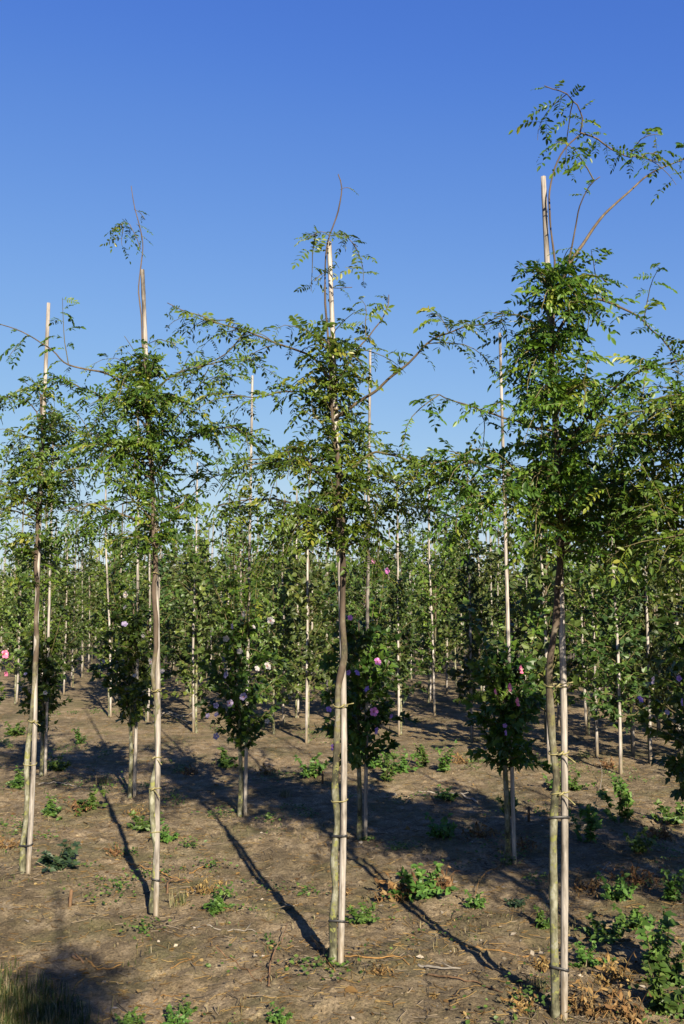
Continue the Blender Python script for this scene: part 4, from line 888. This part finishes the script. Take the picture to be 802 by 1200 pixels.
def ground_path(pts, lift=.008):
    return [np.array((*gpt(x, y, -.03), 0)) for x, y in pts]
TW = [([(315, 1163), (318, 1135), (331, 1112), (337, 1097)], M_STICK, .0045, .04, 'dark curved twig standing out of the soil left of the middle trunk foot'),
      ([(246, 1116), (270, 1128), (290, 1142), (307, 1156)], M_STICK, .004, .0, 'dark thin twig running down to the curved upright twig'),
      ([(366, 1100), (378, 1115), (382, 1135), (393, 1150)], M_STRAW, .005, .01, 'orange-brown root curling below the middle trunk foot'),
      ([(149, 1012), (170, 1023), (195, 1029), (222, 1036)], M_STRAW, .005, .02, 'orange-brown twig crossing behind the kinked trunk foot'),
      ([(196, 1052), (198, 1044), (212, 1037), (226, 1035)], M_STICK, .006, .03, 'bent brown twig lifted off the soil right of the kinked trunk'),
      ([(222, 1022), (240, 1015), (262, 1008)], M_STRAW, .004, .01, 'pale brown twig right of the kinked trunk'),
      ([(588, 1017), (583, 1030), (565, 1038), (556, 1052)], M_STRAW, .0035, .04, 'arched tan twig below the pink hibiscus'),
      ([(540, 1111), (562, 1115), (590, 1120), (620, 1121)], M_STRAW, .0035, .0, 'long orange straw lying left of the tallest trunk'),
      ([(667, 1170), (690, 1173), (715, 1182), (745, 1197)], M_STRAW, .004, .02, 'long yellow straw right of the tallest trunk foot'),
      ([(490, 1137), (505, 1141), (522, 1145), (540, 1143)], M_GREYW, .007, .01, 'bleached grey branch piece between middle and tallest trunks'),
      ([(500, 1150), (530, 1160), (560, 1165), (590, 1178)], M_STICK, .005, .01, 'brown twig below the bleached branch piece'),
      ([(400, 1124), (430, 1131), (465, 1131), (480, 1138)], M_STRAW, .0045, .01, 'orange root running right from the middle trunk foot'),
      ([(100, 1117), (112, 1125), (128, 1130), (142, 1128)], M_STRAW, .006, .0, 'thick orange-brown root piece on the near soil at left'),
      ([(85, 1112), (92, 1116), (98, 1121)], M_STICK, .009, .0, 'short dark bark piece next to the orange root at left'),
      ([(225, 1085), (250, 1093), (300, 1096)], M_GREYW, .004, .0, 'grey twig lying on the bank left of the middle trunk'),
      ([(45, 925), (70, 922), (95, 926)], M_GREYW, .007, .01, 'grey stick in the shade behind the leftmost trunk'),
      ([(560, 940), (530, 930), (490, 927)], M_GREYW, .010, .01, 'pale branch lying in the right-hand soil gap'),
      ([(695, 1042), (708, 1035), (716, 1026), (712, 1018)], M_GREYW, .004, .06, 'thin grey dead branch right of the tallest trunk'),
      ([(330, 1060), (345, 1064), (350, 1058)], M_GREYW, .004, .0, 'short pale twig left of the middle trunk'),
      ([(180, 850), (195, 842), (215, 846), (228, 838)], M_GREYW, .012, .05, 'grey brush pile stick behind the kinked trunk'),
      ([(185, 838), (205, 846), (225, 852)], M_GREYW, .010, .04, 'crossing stick of the brush behind the kinked trunk'),
      ([(702, 935), (706, 915), (700, 900)], M_GREYW, .003, .12, 'thin dry stalk over the broad weed at right'),
      ([(180, 1165), (195, 1158), (212, 1163)], M_STRAW, .003, .0, 'small straw curl on the near soil'),
      ([(200, 1135), (212, 1130), (228, 1126)], M_STRAW, .003, .0, 'short straw piece on the near soil left of centre')]
for k, (pts, m, r, lift, lab) in enumerate(TW):
    G = ground_path(pts); Q = smooth_path(G, .02); n = len(Q)
    arc = lift * 4 * np.linspace(0, 1, n) * (1 - np.linspace(0, 1, n))
    if lift >= .12 or k == 0: arc = np.linspace(0, max(lift, .05), n)
    Q[:, 2] = [hz(a, b) for a, b in Q[:, :2]]; Q[:, 2] += r * .7 + arc + rng.normal(0, .0015, n)
    o3 = np.array((Q[0][0], Q[0][1], hz(Q[0][0], Q[0][1]))); mb = MB()
    V, f = tube(Q - o3, np.linspace(r, r * .5, n) * (1 + rng.normal(0, .08, n)), 6); mb.add(V, f)
    for j in range(rng.integers(0, 3)):
        i0 = rng.integers(1, n - 1); d = unit(np.array((rng.normal(), rng.normal(), .15))); V, f = tube(np.array([Q[i0], Q[i0] + d * .03, Q[i0] + d * .06 + (0, 0, .004)]) - o3, [r * .5, r * .4, r * .25], 4); mb.add(V, f)
    tag(link('fallen_twig', mb.mesh('fallen_twig', [m], True), None, o3), lab, 'twig', 'twigs lying on the soil')
# short wooden pegs
for (x, y, h, lab) in [(82, 1066, .09, 'short pale wooden peg stub on the bank below the leftmost trunk'), (378, 918, .12, 'short grey peg stub left of the middle trunk at hibiscus depth'), (620, 965, .12, 'short dark stub behind the tallest trunk')]:
    gx_, gy_ = gpt(x, y, -.02); mb = MB(); V, f = tube([(0, 0, -.03), (.002, 0, h * .5), (.004, .003, h * .93), (.006, .003, h)], [.011, .0105, .010, .005], 7); mb.add(V, f)
    tag(link('wooden_peg', mb.mesh('wooden_peg', [M_STICK], True), None, (gx_, gy_, hz(gx_, gy_))), lab, 'peg', 'wooden peg stubs')

# uncountable litter: straw bits, chips, clods, seedlings, the grass corner
rng = np.random.default_rng(99)
def field(n, ymax=15, pw=1.0):
    y = 2.7 + (ymax - 2.7) * rng.random(n) ** 1.6; x = rng.uniform(-1, 1, n) * (.42 * y + .4); return x, y
lit = MB()
x, y = field(13000); z = height(x, y); a = rng.uniform(0, 6.28, 13000); L = rng.gamma(2, .016, 13000) + .012
D = np.column_stack([np.cos(a), np.sin(a), rng.normal(.05, .15, 13000)]); tone = rng.random(13000)
c = np.column_stack([x, y, z + .003]); bend = np.column_stack([-np.sin(a), np.cos(a), 0 * a]) * (rng.normal(0, .18, 13000) * L)[:, None]
w = np.column_stack([-np.sin(a), np.cos(a), 0 * a]) * rng.uniform(.0008, .0022, 13000)[:, None]; h_ = np.array((0, 0, .0025))
p0, p1, p2 = c - D * L[:, None] * .5, c + bend, c + D * L[:, None] * .5
Vv = np.stack([p0 - w, p0 + w, p0 + h_, p1 - w, p1 + w, p1 + h_, p2 - w, p2 + w, p2 + h_], 1).reshape(-1, 3); off = (np.arange(13000) * 9)[:, None, None]
q = np.array([(0, 1, 4, 3), (1, 2, 5, 4), (2, 0, 3, 5), (3, 4, 7, 6), (4, 5, 8, 7), (5, 3, 6, 8)])
lit.add(Vv, (q[None] + off).reshape(-1, 4), 0, np.repeat(tone, 9))
x, y = field(1500, 12); m = len(x); D = rng.normal(0, 1, (m, 3)) * (1, 1, .15)
add_leaves(lit, OVATE, np.column_stack([x, y, height(x, y) + .004]), D, np.array((0, 0, 1)) + rng.normal(0, .3, (m, 3)), rng.gamma(3, .006, m) + .006, rng.random(m), 0)
tag(link('soil_litter', lit.mesh('soil_litter', [M_DRY])), 'dry straw bits and dead leaf scraps strewn over the soil', 'litter', None, 'stuff')
tg = MB(); feet = [gpt(*p) for p in [(30, 1025), (181, 1068), (393, 1128), (656, 1192), (48, 910), (152, 933), (281, 955), (421, 982), (595, 1012)]]
x, y = field(2600, 12); fx_ = np.concatenate([f_[0] + rng.normal(0, .13, 70) for f_ in feet]); fy_ = np.concatenate([f_[1] + rng.normal(0, .13, 70) for f_ in feet])
x = np.concatenate([x, fx_]); y = np.concatenate([y, fy_]); m = len(x); a = rng.uniform(0, 6.28, m); L = rng.gamma(2, .022, m) + .015
D = np.column_stack([np.cos(a), np.sin(a), rng.normal(.06, .18, m)]); sd_ = np.column_stack([-np.sin(a), np.cos(a), 0 * a])
c = np.column_stack([x, y, height(x, y) + .004]); bend = sd_ * (rng.normal(0, .15, m) * L)[:, None]; w = sd_ * rng.uniform(.001, .003, m)[:, None]; h_ = np.array((0, 0, .0035))
p0, p1, p2 = c - D * L[:, None] * .5, c + bend, c + D * L[:, None] * .5
Vv = np.stack([p0 - w, p0 + w, p0 + h_, p1 - w, p1 + w, p1 + h_, p2 - w, p2 + w, p2 + h_], 1).reshape(-1, 3); off = (np.arange(m) * 9)[:, None, None]
tg.add(Vv, (q[None] + off).reshape(-1, 4), 0, np.repeat(rng.beta(1, 1.4, m), 9))
tag(link('twig_litter', tg.mesh('twig_litter', [M_TWLIT])), 'small grey twig bits littering the soil', 'litter', None, 'stuff')
ch = MB(); x, y = field(420, 10); m = len(x); D = rng.normal(0, 1, (m, 3)) * (1, 1, .2)
add_leaves(ch, DIAMOND, np.column_stack([x, y, height(x, y) + .006]), D, np.array((0, 0, 1)) + rng.normal(0, .4, (m, 3)), rng.gamma(3, .007, m) + .006, rng.random(m), 0)
tag(link('wood_chips', ch.mesh('wood_chips', [M_CHIP])), 'pale wood chips scattered on the soil', 'chips', None, 'stuff')
cl = MB(); OCT = np.array([(1, 0, 0), (.3, .9, 0), (-.8, .6, 0), (-.9, -.4, 0), (.1, -1, 0), (.8, -.6, .1), (.1, .1, .75), (-.25, -.2, .7)])
OF = [np.array([(0, 1, 6), (1, 2, 6), (2, 3, 7), (3, 4, 7), (4, 5, 7), (5, 0, 6), (2, 7, 6), (5, 6, 7)])]
x, y = field(9000, 11); m = len(x); a = rng.uniform(0, 6.28, m); r = rng.gamma(1.6, .0042, m) + .003
ca, sa = np.cos(a)[:, None], np.sin(a)[:, None]; J = OCT[None] * rng.uniform(.7, 1.3, (m, 8, 3))
Vv = np.stack([x[:, None] + r[:, None] * (J[:, :, 0] * ca - J[:, :, 1] * sa), y[:, None] + r[:, None] * (J[:, :, 0] * sa + J[:, :, 1] * ca), height(x, y)[:, None] - .15 * r[:, None] + r[:, None] * J[:, :, 2]], -1).reshape(-1, 3)
cl.add(Vv, [(OF[0][None] + (np.arange(m) * 8)[:, None, None]).reshape(-1, 3)])
tag(link('soil_clods', cl.mesh('soil_clods', [M_SOIL])), 'small crumbs and clods of sandy soil', 'clods', None, 'stuff')
sd = MB(); nclu = 90; cx, cy = field(nclu, 14); XY = []
for k in range(nclu):
    m = rng.integers(5, 28); XY.append(np.column_stack([cx[k] + rng.normal(0, .07, m), cy[k] + rng.normal(0, .07, m)]))
XY = np.vstack(XY); m = len(XY); a = rng.uniform(0, 6.28, m)
add_leaves(sd, OVATE, np.column_stack([XY, height(XY[:, 0], XY[:, 1]) + rng.uniform(.004, .03, m)]), np.column_stack([np.cos(a), np.sin(a), rng.uniform(.1, .6, m)]), np.array((0, 0, 1)) + rng.normal(0, .3, (m, 3)), rng.uniform(.010, .022, m), rng.random(m))
tag(link('weed_seedlings', sd.mesh('weed_seedlings', [M_WEED])), 'tiny green weed seedlings dotted over the soil', 'seedlings', None, 'stuff')
rw = MB(); XY = []; ZZ = []
for n0, k_ in ((3.85, 46), (5.9, 70), (7.2, 40), (9.4, 60), (4.6, 30)):
    for k in range(k_):
        t = rng.uniform(-7.5, 3.5) if n0 < 5 else rng.uniform(-12, 3); m = rng.integers(14, 70); c_ = ND * (n0 + rng.normal(0, .28)) + RD * t; sg = rng.uniform(.03, .11)
        XY.append(c_ + rng.normal(0, sg, (m, 2))); ZZ.append(rng.beta(1.2, 3, m) * rng.uniform(.04, .11))
XY = np.vstack(XY); ZZ = np.concatenate(ZZ); m = len(XY); a = rng.uniform(0, 6.28, m)
add_leaves(rw, OVATE, np.column_stack([XY, height(XY[:, 0], XY[:, 1]) + .004 + ZZ]), np.column_stack([np.cos(a), np.sin(a), rng.uniform(-.1, .6, m)]), np.array((0, 0, .7)) + .5 * SUNV + rng.normal(0, .35, (m, 3)), rng.uniform(.010, .027, m), rng.random(m))
tag(link('low_weeds', rw.mesh('low_weeds', [M_WEED])), 'low green weeds creeping along the planted strips', 'weeds', None, 'stuff')
dg = MB(); nclu = 320; cx, cy = field(nclu, 14); XY = np.vstack([np.column_stack([cx[k] + rng.normal(0, .06, 14), cy[k] + rng.normal(0, .06, 14)]) for k in range(nclu)])
blades(dg, rng, XY, (.015, .07), height(XY[:, 0], XY[:, 1]), rng.uniform(.25, 1, len(XY)))
tag(link('dry_grass', dg.mesh('dry_grass', [M_GRASS])), 'sparse dry grass blades over the soil', 'grass', None, 'stuff')
gm = MB(); m = 3200; gxy = []
while len(gxy) < m:
    qx, qy = rng.normal(25, 48), rng.normal(1205, 32)
    if qy > 1125 + max(0, qx - 30) * .9 and qx < 120: gxy.append(gpt(qx, qy, -.06))
XY = np.array(gxy); blades(gm, rng, XY, (.04, .13), height(XY[:, 0], XY[:, 1]), np.clip(rng.beta(1.0, 2.0, m), 0, 1))
tag(link('grass_patch', gm.mesh('grass_patch', [M_GRASS])), 'tuft of mixed green and bleached grass in the lower left corner', 'grass', None, 'stuff')
